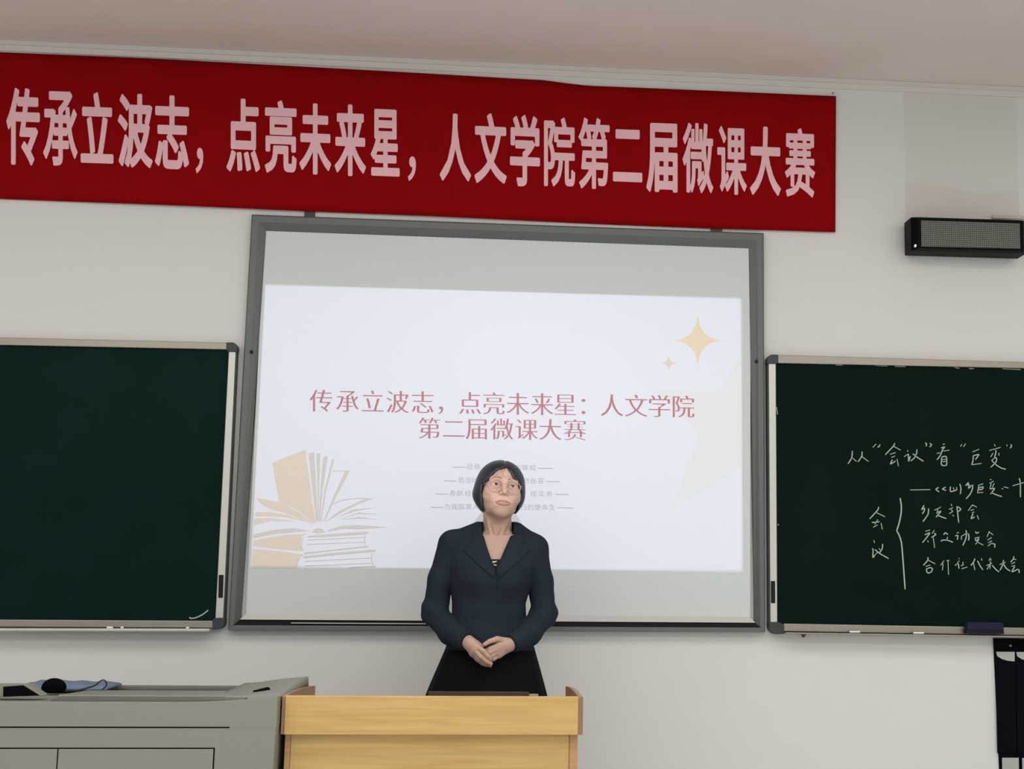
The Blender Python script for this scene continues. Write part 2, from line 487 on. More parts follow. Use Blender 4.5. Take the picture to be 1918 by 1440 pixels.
# ------------------------------------------------------------------ interactive whiteboard
wb = thing('interactive_whiteboard', 'large grey-framed white board showing a projected slide with books and stars', 'whiteboard', P(940, 1182))
O = [(471, 401), (1431, 436), (1433.5, 1184), (427, 1180)]
I = [(497, 430), (1404, 463), (1403, 1154.7), (463, 1148)]
LB = [(449, 1160), (1415, 1166)]
YF, YI = -0.040, -0.020
def frame_bar(o1, o2, i2, i1, name='frame_bar', mid=0.5, m2=None):
    """mitred frame profile: a flat outer band, then a band sloping down to the board face"""
    g = MB()
    def at(p, y): return P(p[0], p[1], y)
    mix = lambda a, b, t: (a[0] + (b[0] - a[0]) * t, a[1] + (b[1] - a[1]) * t)
    prof = [(0.0, -0.001), (0.0, YF + 0.006), (0.10, YF), (mid, YF), (0.97, YI - 0.004), (1.0, YI - 0.002), (1.0, -0.001)]
    n = len(prof); vs = []
    for a, b in ((o1, i1), (o2, i2)):
        base = [P(*mix(a, b, t), YF) for t, _ in prof]
        for (t, y), bb in zip(prof, base):
            vs.append((bb[0], y, bb[2]))
    fs = [tuple(range(n)), tuple(range(2 * n - 1, n - 1, -1))] + [(k, (k + 1) % n, (k + 1) % n + n, k + n) for k in range(n)]
    g.add(vs, fs)
    return g
frame_bar(O[0], O[1], I[1], I[0]).build('frame_bar', M['frame_grey'], wb)
frame_bar(O[1], O[2], LB[1], I[1]).build('frame_bar', M['frame_grey'], wb)
frame_bar(O[3], O[0], I[0], LB[0]).build('frame_bar', M['frame_grey'], wb)
# bottom rail: grey lip with a black groove behind it, then the ledge, coloured pale for the light its slope catches
lipA, lipB = (437, 1171), (1425, 1175.5)
MB().slab([lipA, lipB, O[2], O[3]], YF - 0.012, -0.001).build('frame_bar', M['frame_grey'], wb, bevel=0.002)
MB().slab([LB[0], LB[1], lipB, lipA], YF + 0.012, -0.001).build('pen_groove', M['black'], wb)
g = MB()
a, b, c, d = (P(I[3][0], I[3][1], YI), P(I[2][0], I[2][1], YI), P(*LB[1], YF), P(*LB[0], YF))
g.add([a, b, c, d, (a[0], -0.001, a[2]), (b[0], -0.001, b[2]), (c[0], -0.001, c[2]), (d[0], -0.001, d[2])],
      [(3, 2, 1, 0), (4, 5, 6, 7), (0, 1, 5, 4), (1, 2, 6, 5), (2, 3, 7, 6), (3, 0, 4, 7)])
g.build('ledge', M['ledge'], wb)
MB().slab([(495, 428), (1406, 461), (1405, 1156), (461, 1150)], YI, -0.001).build('writing_surface', M['board_white'], wb)
for bx in ([(570, 388), (590, 389), (590, 407), (570, 406)], [(1331, 422), (1353, 423), (1353, 436), (1331, 435)]):
    MB().slab(bx, -0.0065, -0.001).build('mounting_bracket', M['frame_dark'], wb)
for (bx, by) in ((471, 659), (1417, 677)):
    g = MB(); q = P(bx, by, YF)
    g.tube([(q[0], YF + 0.004, q[2]), (q[0], YF - 0.003, q[2])], 0.0075, 16)
    g.build('button', M['black'], wb)
def line_px(x0, y0, x1, y1, w):
    dx, dy = x1 - x0, y1 - y0; L = math.hypot(dx, dy); nx, ny = -dy / L * w / 2, dx / L * w / 2
    return [(x0 + nx, y0 + ny), (x1 + nx, y1 + ny), (x1 - nx, y1 - ny), (x0 - nx, y0 - ny)]
for (s0, s1) in (((545, 1166.5), (830, 1168.3)),):
    MB().slab(line_px(*s0, *s1, 1.6), YF - 0.002, YF + 0.013).build('rail_strip', M['alu'], wb)

# the projected slide
EM = 0.17  # glow put into the slide panel for part of the projected light
def slide_mat(name, rgb, e=None):
    return mat(name, tuple(c * 0.86 for c in rgb), 0.5, emit=EM if e is None else e, emit_rgb=rgb)
M['s_white'] = slide_mat('slide_white', (233, 235, 247))
M['s_tan'] = slide_mat('slide_tan', (227, 213, 198))
M['s_beige'] = slide_mat('slide_beige', (214, 209, 202))
M['s_cream'] = slide_mat('slide_cream', (238, 236, 232))
M['s_gold'] = slide_mat('slide_gold', (236, 217, 186))
M['s_rose'] = slide_mat('slide_rose', (228, 211, 200))
M['s_pale'] = slide_mat('slide_pale_star', (231, 232, 237))
M['s_red'] = slide_mat('slide_red_text', (186, 112, 124))
M['s_grey'] = slide_mat('slide_grey_text', (176, 178, 188))
YS = YI - 0.0006
slide = MB().slab([(497.5, 535), (1386, 557), (1393, 1067), (469, 1064)], YS, YI + 0.0005).build('projected_slide', M['s_white'], wb)
def flat(pts, y): return [tuple(P(x, yy, y)[[0, 2]]) for x, yy in pts]
def art(name, polys, mats, lift=0.0005):
    g = MB()
    for pts, mi in polys:
        g.prism_y(flat(pts, YS - lift), YS - lift, YS + 0.0002, mi); lift += 0.00008
    return g.build(name, mats, slide)
def star4(cx, cy, rx, ry, n=12, pw=4.0):
    out = []
    for i in range(4 * n):
        t = 2 * math.pi * i / (4 * n); c, s = math.cos(t), math.sin(t)
        out.append((cx + rx * math.copysign(abs(c) ** pw, c), cy + ry * math.copysign(abs(s) ** pw, s)))
    return out
art('pale_star', [([(1389.0, 663), (1388, 664), (1347, 735), (1227, 731), (1300, 800), (1307, 821), (1257, 952), (1330, 912), (1391, 873)], 0)], [M['s_pale']], 0.0003)
art('gold_star', [(star4(1307, 637.5, 51, 54), 0)], [M['s_gold']])
art('rose_star', [(star4(1252.5, 680, 16, 17), 0)], [M['s_rose']])
ZB = lambda pts: [(x / 3.789 + 460, y / 3.789 + 820) for x, y in pts]
book = [
    (ZB([(188, 175), (425, 82), (460, 350), (497, 605), (470, 600), (380, 520), (236, 452)]), 0),
    (ZB([(72, 422), (250, 460), (380, 528), (475, 608), (360, 560), (180, 505), (110, 470)]), 0),
    (ZB([(68, 526), (180, 526), (290, 545), (400, 580), (440, 598), (300, 566), (180, 556), (66, 556)]), 0),
    (ZB([(62, 572), (180, 568), (300, 582), (380, 600), (300, 590), (180, 590), (58, 618)]), 0),
    (ZB([(55, 684), (200, 652), (340, 640), (462, 660), (380, 664), (200, 682), (55, 712)]), 1),
    (ZB([(54, 726), (250, 692), (432, 678), (398, 700), (386, 750), (404, 800), (250, 792), (54, 768)]), 0),
    (ZB([(50, 784), (250, 804), (424, 828), (374, 850), (356, 924), (42, 924)]), 0),
    (ZB([(445, 108), (486, 100), (500, 330), (510, 590), (500, 590), (470, 330)]), 1),
    (ZB([(503, 112), (530, 108), (522, 350), (517, 590), (511, 590), (510, 350)]), 1),
    (ZB([(550, 136), (583, 128), (545, 380), (527, 590), (520, 590), (530, 380)]), 1),
    (ZB([(612, 156), (629, 152), (570, 380), (538, 590), (531, 590), (558, 380)]), 1),
    (ZB([(618, 231), (738, 231), (700, 310), (640, 420), (562, 590), (552, 590), (630, 400), (706, 236), (618, 236)]), 1),
    (ZB([(600, 478), (680, 437), (800, 423), (906, 429), (800, 468), (680, 528), (580, 590), (570, 592), (660, 520), (800, 452), (850, 432), (780, 430), (690, 443)]), 1),
    (ZB([(650, 562), (760, 508), (924, 492), (780, 518), (690, 548)]), 1),
    (ZB([(670, 575), (800, 528), (938, 541), (800, 537), (720, 560)]), 1),
    (ZB([(680, 578), (800, 561), (945, 576), (800, 570)]), 1),
    (ZB([(575, 656), (680, 621), (800, 617), (1005, 632), (800, 646), (680, 642), (600, 662)]), 1),
    (ZB([(470, 669), (490, 645), (515, 638), (545, 645), (566, 669), (520, 675)]), 1),
    (ZB([(440, 694), (560, 684), (868, 662), (868, 681), (560, 700), (440, 704)]), 1),
    (ZB([(412, 706), (400, 730), (400, 770), (414, 800), (407, 800), (393, 770), (393, 730), (406, 706)]), 1),
    (ZB([(420, 812), (600, 793), (872, 764), (872, 772), (600, 802), (420, 824)]), 1),
    (ZB([(440, 722), (840, 702), (840, 705), (440, 726)]), 1), (ZB([(440, 752), (840, 736), (840, 739), (440, 756)]), 1),
    (ZB([(846, 695), (852, 695), (844, 720), (852, 755), (846, 755), (838, 720)]), 1),
    (ZB([(410, 840), (600, 816), (922, 790), (922, 804), (600, 832), (410, 852)]), 1),
    (ZB([(388, 850), (368, 880), (372, 924), (364, 924), (360, 880), (380, 850)]), 1),
    (ZB([(420, 872), (890, 848), (890, 851), (420, 876)]), 1), (ZB([(420, 905), (900, 886), (900, 889), (420, 909)]), 1),
    (ZB([(894, 820), (900, 820), (896, 860), (912, 912), (905, 912), (890, 860)]), 1),
    (ZB([(740, 914), (922, 906), (922, 914), (740, 922)]), 1),
]
art('book_drawing', book, [M['s_tan'], M['s_beige']])
def slide_char(ch, cx, cy, w, h, slope, mt, ox, oy):
    def fn(u, v):
        px = cx + (u - 0.5) * w; py = cy - (v - 0.38) * h + slope * (u - 0.5) * w
        return P(px, py, YS - 0.0012)
    letter_part('slide_character', ch, fn, mt, slide, ox, oy)
S8 = 2.459
for ch, zx in zip('传承立波志，点亮未来星：人文学院', (103, 223, 340, 454, 570, 682, 788, 898, 1008, 1120, 1227, 1338, 1441, 1553, 1660, 1769)):
    slide_char(ch, zx / S8 + 560, (137 + (zx - 103) * 0.0162) / S8 + 700, 45, 46, 0.016, M['s_red'], 0.007, -0.017)
for ch, zx in zip('第二届微课大赛', (601, 713, 821, 935, 1048, 1158, 1271)):
    slide_char(ch, zx / S8 + 560, (263 + (zx - 601) * 0.0125) / S8 + 700, 45, 44, 0.014, M['s_red'], 0.007, -0.017)
small = [(875, [(879.9, '班'), (894, '级')], (848, 872)), (900.5, [(863.5, '思'), (876, '活'), (888, '动')], (831, 855)),
         (925, [(847.5, '青'), (861, '部'), (876.6, '经')], (816, 840)), (950, [(838, '为'), (851, '我'), (864, '国'), (878, '家'), (891, '人')], (806.6, 831)),
         (877, [(970, '的'), (983.5, '联'), (998, '结')], (1008.5, 1036)), (901.8, [(986, '员'), (999, '张'), (1013, '容')], (1023.5, 1048)),
         (926, [(999, '视'), (1014.5, '实'), (1029, '务')], (1039, 1065.5)), (951, [(981, '行'), (994, '的'), (1007, '使'), (1020.5, '命'), (1034, '生')], (1043.6, 1073))]
for y, cs, (d0, d1) in small:
    for x, ch in cs: slide_char(ch, x, y, 12.5, 12, 0.013, M['s_grey'], -0.008, -0.012)
    MB().slab(line_px(d0, y - 0.2, d1, y + 0.2, 1.3), YS - 0.0008, YS).build('slide_dash', M['s_grey'], slide)

# ------------------------------------------------------------------ chalkboards
YB, YBP = -0.045, -0.032
def rounded_cap(name, px, parent, mt, y0=YB - 0.003):
    return MB().slab(px, y0, -0.001).build(name, mt, parent, bevel=0.002)
def arc(cx, cy, rx, ry, a0, a1, n=8):
    return [(cx + rx * math.cos(math.radians(a0 + (a1 - a0) * i / n)), cy + ry * math.sin(math.radians(a0 + (a1 - a0) * i / n))) for i in range(n + 1)]

lb = thing('chalkboard', 'dark green chalkboard left of the projected slide, nearly blank with one chalk arc', 'chalkboard', P(200, 1180))
XL = -620
f_t = lambda x: 631.7 + (x) * (641.5 - 631.7) / 424
f_ti = lambda x: 646 + (x) * (654.5 - 646) / 424
f_bl = lambda x: 1160.2 + x * (1162.5 - 1160.2) / 398
f_bo = lambda x: 1173.6 + x * (1175.6 - 1173.6) / 398
MB().slab([(XL, f_ti(XL) - 1), (429, 654), (404, 1164), (XL, f_bl(XL) + 2)], YBP, -0.001).build('writing_panel', M['green'], lb)
MB().slab([(XL, f_t(XL)), (424.5, 641.5), (424.5, 654.5), (XL, f_ti(XL))], YB, -0.001).build('top_rail', M['alu_warm'], lb, bevel=0.002)
MB().slab([(428.3, 658), (441.5, 658), (418, 1158), (403.2, 1158)], YB, -0.001).build('side_rail', M['alu'], lb, bevel=0.003)
MB().slab([(441.5, 655), (444.3, 655), (420.8, 1162), (418, 1162)], YB + 0.008, -0.001).build('edge_seal', M['cap'], lb)
MB().slab([(XL, f_bl(XL)), (399, 1162.6), (399, 1175.6), (XL, f_bo(XL))], YB, -0.001).build('bottom_rail', M['alu_warm'], lb, bevel=0.002)
rounded_cap('corner_cap', [(424, 641)] + arc(434, 651, 10.5, 10, -90, 0) + [(444, 659), (428, 659), (424, 655)], lb, M['cap'])
rounded_cap('corner_cap', [(402, 1157.5), (421, 1157)] + arc(409, 1165, 11.5, 13, 0, 95) + [(398, 1178), (398, 1161)], lb, M['cap'])
tg = MB()
a = P(XL, 1177.5, -0.09); b = P(393, 1180.5, -0.09)
MB().slab([(XL, 1175.5), (393, 1177.4), (391, 1183.2), (XL, 1181)], -0.085, -0.001).build('chalk_tray', M['alu'], lb, bevel=0.003)
MB().slab([(409.6, 1076.5), (418.4, 1076.5), (417, 1119.5), (408.6, 1119.5)], YB - 0.004, YB + 0.002).build('slide_handle', M['black'], lb, bevel=0.002)

rb = thing('chalkboard', 'dark green chalkboard right of the projected slide, covered with handwritten chalk notes', 'chalkboard', P(1660, 1190))
XR = 2560
g_t = lambda x: 664 + (x - 1446) * (678 - 664) / 472
g_ti = lambda x: 680 + (x - 1458) * (689.5 - 680) / 460
g_bl = lambda x: 1167.5 + (x - 1460) * (1175.7 - 1167.5) / 458
g_bo = lambda x: 1186 + (x - 1472) * (1193.5 - 1186) / 446
MB().slab([(1452, 678), (XR, g_ti(XR) - 1), (XR, g_bl(XR) + 2), (1455, 1169)], YBP, -0.001).build('writing_panel', M['green_b'], rb)
MB().slab([(1457, g_t(1457)), (XR, g_t(XR)), (XR, g_ti(XR)), (1457, g_ti(1457))], YB, -0.001).build('top_rail', M['alu_warm'], rb, bevel=0.002)
MB().slab([(1439.8, 680.5), (1453.4, 680.5), (1456.2, 1165.5), (1443, 1165.5)], YB, -0.001).build('side_rail', M['alu'], rb, bevel=0.003)
MB().slab([(1436.6, 676), (1439.8, 676), (1442.9, 1168), (1439.6, 1168)], YB + 0.008, -0.001).build('edge_seal', M['cap'], rb)
MB().slab([(1468, g_bl(1468)), (XR, g_bl(XR)), (XR, g_bo(XR) - 4), (1468, g_bo(1468) - 4)], YB, -0.001).build('bottom_rail', M['alu_warm'], rb, bevel=0.002)
MB().slab([(1472, 1184.2), (XR, g_bo(XR) - 2.5), (XR, g_bo(XR) + 1), (1472, 1187)], -0.085, -0.001).build('chalk_tray', M['alu_warm'], rb, bevel=0.002)
rounded_cap('corner_cap', [(1458, 664)] + arc(1447, 674, 10.2, 10.2, -90, -180) + [(1437, 681.5), (1454, 681.5), (1458, 679)], rb, M['cap'])
rounded_cap('corner_cap', [(1440, 1166)] + arc(1455, 1173, 15, 15, 180, 95) + [(1469, 1187), (1469, 1170), (1459, 1165)], rb, M['cap'])
MB().slab([(1444, 1088), (1452, 1088), (1452.3, 1129.5), (1444.3, 1129.5)], YB - 0.004, YB + 0.002).build('slide_handle', M['black'], rb, bevel=0.002)
MB().slab([(1503, 1187), (1511, 1187), (1506, 1194)], -0.03, -0.001).build('support_hook', M['frame_dark'], rb)

def chalk(parent, strokes, tf, w=2.5, name='chalk_character'):
    g = MB(); y = YBP - 0.0009
    for s in strokes:
        pts = [tf(*p) for p in s]
        # smooth the pen path
        fine = []
        if len(pts) > 2:
            k = len(pts)
            for i in range(k - 1):
                p0, p1, p2, p3 = pts[max(i - 1, 0)], pts[i], pts[i + 1], pts[min(i + 2, k - 1)]
                for j in range(5):
                    t = j / 5; h1 = t * t * (3 - 2 * t)
                    fine.append(tuple((1 - h1) * p1[d] + h1 * p2[d] + 0.38 * ((p2[d] - p0[d]) * (t ** 3 - 2 * t * t + t) + (p3[d] - p1[d]) * (t ** 3 - t * t)) for d in (0, 1)))
            fine.append(pts[-1])
            fine = [pts[0]] + [f for f in fine[1:]]
        else:
            fine = pts
        L = []; R = []
        k = len(fine)
        for i in range(k):
            a, b = fine[max(i - 1, 0)], fine[min(i + 1, k - 1)]
            dx, dy = b[0] - a[0], b[1] - a[1]; l = math.hypot(dx, dy) + 1e-9
            ww = w * (0.72 if i in (0, k - 1) else 1.0) / 2
            L.append((fine[i][0] - dy / l * ww, fine[i][1] + dx / l * ww)); R.append((fine[i][0] + dy / l * ww, fine[i][1] - dx / l * ww))
        vs = [P(*p, y) for p in L] + [P(*p, y) for p in R]
        vs += [(v[0], YBP + 0.0003, v[2]) for v in vs]
        fs = []
        for i in range(k - 1):
            fs.append((i, i + 1, k + i + 1, k + i))
            fs.append((2 * k + i, 2 * k + i + 1, i + 1, i)); fs.append((k + i, k + i + 1, 3 * k + i + 1, 3 * k + i))
        fs += [(0, k, 3 * k, 2 * k), (k - 1, 3 * k - 1, 4 * k - 1, 2 * k - 1)]
        g.add(vs, fs)
    return g.build(name, M['chalk'], parent)
def TF(s, ox, oy): return lambda x, y: (x / s + ox, y / s + oy)
T1, T2, T3, T4, T5 = TF(11.282, 1580, 810), TF(11.282, 1748, 810), TF(8.412, 1690, 880), TF(9.221, 1710, 975), TF(7.575, 1600, 920)
NOTES = [
 (T1, [[(185,385),(180,500),(160,560),(95,660)],[(195,540),(275,610)],[(392,400),(385,500),(305,620)],[(395,510),(530,612)]]),
 (T1, [[(690,240),(618,315)],[(770,250),(755,290),(718,310)]]),
 (T1, [[(1085,225),(1050,290),(880,470)],[(1060,290),(1205,370)],[(980,460),(1100,422)],[(1010,525),(1090,495)],[(1035,570),(990,665),(1100,600)],[(1130,555),(1160,710)]]),
 (T1, [[(1352,370),(1360,405)],[(1280,510),(1370,450)],[(1372,450),(1375,610),(1410,500)],[(1550,355),(1545,430),(1500,530),(1420,600)],[(1465,445),(1540,510),(1690,608)]]),
 (T1, [[(1725,215),(1755,240),(1745,290)],[(1820,225),(1860,260),(1820,305)]]),
 (T2, [[(200,250),(245,240)],[(165,325),(245,300),(205,350),(150,480),(80,575)],[(75,440),(140,425)],[(215,390),(340,370)],[(180,520),(175,680),(280,685),(275,510),(180,515)],[(190,570),(265,565)],[(190,615),(265,610)]]),
 (T2, [[(605,245),(580,295)],[(685,235),(640,300)]]),
 (T2, [[(830,410),(970,352)],[(845,480),(840,600),(810,680)],[(810,680),(1020,652)],[(850,490),(965,465),(890,570)]]),
 (T2, [[(1290,245),(1312,290)],[(1185,380),(1425,310)],[(1325,370),(1320,440),(1295,520)],[(1265,430),(1215,515)],[(1385,430),(1390,485)],[(1290,540),(1235,585)],[(1295,535),(1340,540),(1320,630),(1215,735)],[(1235,590),(1330,680),(1430,745),(1535,775)]]),
 (T2, [[(1555,255),(1560,290)],[(1640,250),(1655,285),(1625,330)]]),
 (T3, [[(125,315),(440,310)]]),
 (T3, [[(575,275),(530,305),(580,345)],[(685,270),(635,300),(690,325)]]),
 (T3, [[(760,260),(762,340),(865,312)],[(805,275),(815,312)],[(855,270),(862,312)],[(905,220),(925,290),(915,380)]]),
 (T3, [[(1045,195),(1000,245),(1050,225),(1045,290),(1090,240)],[(1110,230),(1105,300),(1070,380),(1005,455)]]),
 (T3, [[(1200,240),(1275,218)],[(1205,245),(1185,360)],[(1185,360),(1275,352)],[(1205,285),(1270,265),(1265,300),(1200,315)]]),
 (T3, [[(1380,152),(1405,150)],[(1375,210),(1440,175)],[(1400,210),(1380,300)],[(1450,210),(1420,270)],[(1385,300),(1455,290),(1390,380)],[(1400,355),(1480,390),(1570,420)]]),
 (T3, [[(1568,296),(1592,294)],[(1600,265),(1672,285)]]),
 (T3, [[(1840,130),(1860,200),(1862,430)],[(1740,250),(1915,198)]]),
 (T3, [[(345,555),(305,625),(350,600),(345,650),(315,690)],[(415,605),(405,700),(325,815)]]),
 (T3, [[(505,635),(610,585)],[(560,610),(545,690)],[(555,670),(610,650),(530,745)],[(560,715),(620,740),(695,765)]]),
 (T3, [[(770,535),(780,570)],[(735,620),(800,595)],[(770,620),(790,650)],[(740,690),(800,650)],[(790,710),(815,725)],[(860,570),(870,660),(890,830)],[(860,575),(920,610),(905,640),(870,655)]]),
 (T3, [[(1110,545),(1040,640)],[(1110,555),(1175,585)],[(1075,640),(1130,620)],[(1095,680),(1135,660)],[(1115,690),(1085,765),(1140,740)],[(1180,715),(1205,780)]]),
 (T4, [[(215,185),(295,160)],[(205,245),(290,210),(260,260),(165,380)],[(255,340),(265,375)],[(370,165),(330,220)],[(320,290),(395,240),(365,215)],[(350,290),(375,470)]]),
 (T4, [[(530,245),(560,210),(605,240)],[(600,280),(580,345)],[(485,360),(510,335),(600,340),(690,372)]]),
 (T4, [[(755,215),(795,200)],[(730,265),(775,255),(765,330)],[(835,260),(838,330)],[(830,275),(920,220)],[(915,165),(925,220),(910,320),(860,430)],[(955,220),(968,280),(960,340)]]),
 (T4, [[(1080,185),(1095,215),(1140,200)],[(1070,300),(1150,285)],[(1075,310),(1095,350),(1140,300)],[(1140,330),(1080,410)],[(1110,370),(1215,420)]]),
 (T4, [[(1320,180),(1280,280)],[(1320,200),(1385,245)],[(1290,335),(1360,290)],[(1300,385),(1365,345)],[(1295,440),(1370,380)],[(1375,400),(1415,405),(1410,465)]]),
 (T4, [[(255,630),(258,680),(180,770)],[(260,680),(385,745)],[(220,790),(300,765)],[(240,820),(235,870),(265,905),(320,880),(335,830),(300,810),(240,830)]]),
 (T4, [[(535,690),(480,770)],[(520,740),(510,855)],[(580,690),(630,685)],[(605,690),(615,935)]]),
 (T4, [[(795,645),(802,664)],[(800,690),(740,775)],[(725,770),(780,745),(795,830)],[(865,710),(860,770)],[(840,830),(940,800)],[(830,780),(880,760)]]),
 (T4, [[(1070,655),(1050,710),(1000,775)],[(1045,730),(1070,850)],[(1115,690),(1160,780),(1210,850)],[(1180,650),(1195,690)]]),
 (T4, [[(1340,640),(1310,690)],[(1320,665),(1360,680)],[(1270,775),(1365,735)],[(1340,700),(1330,830)],[(1330,760),(1280,840)],[(1370,770),(1430,840),(1490,885)]]),
 (T4, [[(1500,755),(1600,720)],[(1565,680),(1550,760),(1505,855)],[(1560,740),(1610,820),(1680,870)]]),
 (T4, [[(1740,615),(1735,660),(1685,715)],[(1740,660),(1785,675)],[(1700,745),(1765,715)],[(1700,790),(1765,770)],[(1760,790),(1710,880),(1790,850)],[(1790,840),(1830,850),(1835,905)]]),
 (T5, [[(348,220),(330,270),(220,390)],[(320,305),(440,362)],[(250,440),(300,440),(360,430)],[(335,400),(290,470)],[(270,510),(330,475)],[(380,450),(400,540)]]),
 (T5, [[(278,695),(290,730)],[(255,810),(268,830),(265,940),(310,880)],[(402,745),(398,810),(360,870)],[(350,810),(370,830)],[(280,910),(330,870)],[(295,825),(360,880),(490,955)]]),
]
for tf, st in NOTES: chalk(rb, st, tf, 1.9)
chalk(rb, [[(652,95),(668,200),(665,310),(640,440),(603,560)],[(603,560),(640,630),(670,730),(690,950),(722,1390)]], T5, 2.3, 'chalk_brace')
chalk(lb, [[(355, 1155.5), (357, 1157.8), (366, 1156.8), (379, 1151), (390, 1142.5)]], lambda x, y: (x, y), 2.2, 'chalk_arc')
for a, b in (((1505, 681), (1512, 681.2)), ((1535, 682), (1541, 682)), ((1565, 683.5), (1578, 683.8)), ((1606, 682.8), (1618, 683)), ((1640, 684.5), (1662, 685.5)), ((1676, 686), (1696, 686.5)), ((1788, 688), (1797, 690)), ((1815, 690), (1824, 690.5)), ((1878, 690.5), (1912, 692)), ((1454.5, 762), (1456.5, 776)), ((1457.0, 981), (1458.2, 984))):
    chalk(rb, [[a, b]], lambda x, y: (x, y), 1.8, 'chalk_dust')

# chalk and eraser lying on the trays
def chalk_piece(px, py, l, y, label, r=0.0045):
    q = P(px, py, y)
    o = MB().tube([(q[0] - l / 2, y, q[2]), (q[0] - l / 2 + 0.001, y, q[2]), (q[0] + l / 2 - 0.002, y, q[2]), (q[0] + l / 2, y, q[2])], [r * 0.9, r, r, r * 0.7], 12).build('chalk_stick', M['chalk_stick'], smooth=True)
    return tag(o, label, 'chalk', 'chalk pieces on the board trays')
chalk_piece(1601, 1183.2, 0.045, -0.066, 'white chalk stick on the right tray, the one farther from the blue eraser')
chalk_piece(1720.5, 1185.4, 0.046, -0.066, 'white chalk stick on the right tray, the one nearer the blue eraser')
chalk_piece(206, 1175.2, 0.024, -0.070, 'white chalk stub on the left tray, leftmost of the three stubs there')
chalk_piece(229, 1175.3, 0.011, -0.070, 'white chalk stub on the left tray, middle one of the three')
chalk_piece(351.5, 1175.8, 0.011, -0.070, 'white chalk stub on the left tray near the board corner')
er = thing('board_eraser', 'dark navy chalkboard eraser lying on the right board tray', 'eraser', P(1845, 1186, -0.07))
MB().slab([(1813, 1165), (1879, 1166), (1881, 1180), (1811, 1179)], -0.084, -0.0465).build('eraser_body', M['eraser'], er, bevel=0.004)
MB().slab([(1810, 1178.5), (1881, 1180), (1881, 1187.5), (1810, 1186.5)], -0.083, -0.0465).build('felt_pad', mat('felt', (14, 13, 30), 0.95), er, bevel=0.003)

# ------------------------------------------------------------------ loudspeaker on the wall
def grille_mat():
    mt = bpy.data.materials.new('speaker_mesh'); mt.use_nodes = True
    nt = mt.node_tree; b = nt.nodes['Principled BSDF']; b.inputs['Roughness'].default_value = 0.5
    tc = nt.nodes.new('ShaderNodeTexCoord'); mp = nt.nodes.new('ShaderNodeMapping')
    mp.inputs['Rotation'].default_value = (math.radians(90), 0, 0)
    br = nt.nodes.new('ShaderNodeTexBrick'); br.offset = 0.0
    br.inputs['Scale'].default_value = 1.0; br.inputs['Brick Width'].default_value = 0.0085; br.inputs['Row Height'].default_value = 0.0085
    br.inputs['Mortar Size'].default_value = 0.0014
    br.inputs['Color1'].default_value = (0.004, 0.004, 0.004, 1); br.inputs['Color2'].default_value = (0.007, 0.007, 0.006, 1)
    br.inputs['Mortar'].default_value = (*lin((120, 120, 112)), 1)
    nt.links.new(tc.outputs['Object'], mp.inputs['Vector']); nt.links.new(mp.outputs['Vector'], br.inputs['Vector'])
    nt.links.new(br.outputs['Color'], b.inputs['Base Color'])
    return mt
M['grille'] = grille_mat()
M['spk'] = mat('speaker_black', (7, 8, 7), 0.5, spec=0.08)
sp = thing('wall_speaker', 'black wall loudspeaker with grey mesh grille right of the red banner', 'loudspeaker', P(1815, 470, -0.07))
YSP = -0.15
g = MB()
f = [P(x, y, YSP)[[0, 2]] for x, y in ((1719.5, 406.5), (1915.5, 412.5), (1917.8, 470.5), (1719.5, 464))]
z0, z1 = f[3][1], f[0][1]; xa, xb = f[0][0], f[1][0]
tl = (f[1][1] - f[0][1]) / (xb - xa)
# chamfered left and right ends, tapering body towards the wall
def ring(y, ex, ez):
    return [(xa - ex, y, z0 - ez), (xb + ex, y, z0 - ez + tl * (xb - xa)), (xb + ex, y, z1 + ez + tl * (xb - xa)), (xa - ex, y, z1 + ez)]
rg = [ring(YSP, 0, 0), ring(YSP + 0.03, 0.024, 0.006), ring(YSP + 0.12, 0.024, 0.006), ring(-0.001, 0.0, -0.004)]
vs = [v for r in rg for v in r]; fs = [(0, 1, 2, 3), (15, 14, 13, 12)]
for k in range(3):
    for j in range(4):
        fs.append((k * 4 + j, k * 4 + 4 + j, k * 4 + 4 + (j + 1) % 4, k * 4 + (j + 1) % 4))
g.add(vs, fs); g.build('cabinet', M['spk'], sp, bevel=0.004)
MB().slab([(1725.7, 413), (1909.8, 418.2), (1911, 465.8), (1726, 461)], YSP - 0.002, YSP + 0.004).build('grille', M['grille'], sp)
MB().slab([(1714, 457.5), (1716.5, 457.5), (1716.5, 462), (1714, 462)], YSP + 0.004, YSP + 0.03).build('indicator_light', M['lamp_white'], sp)
cd = MB().slab([(1859, 402), (1990, 405.8), (1990, 412), (1859, 408.5)], -0.016, -0.001).build('cable_duct', M['duct'], bevel=0.002)
tag(cd, 'pale plastic cable duct on the wall above the black loudspeaker', 'duct')

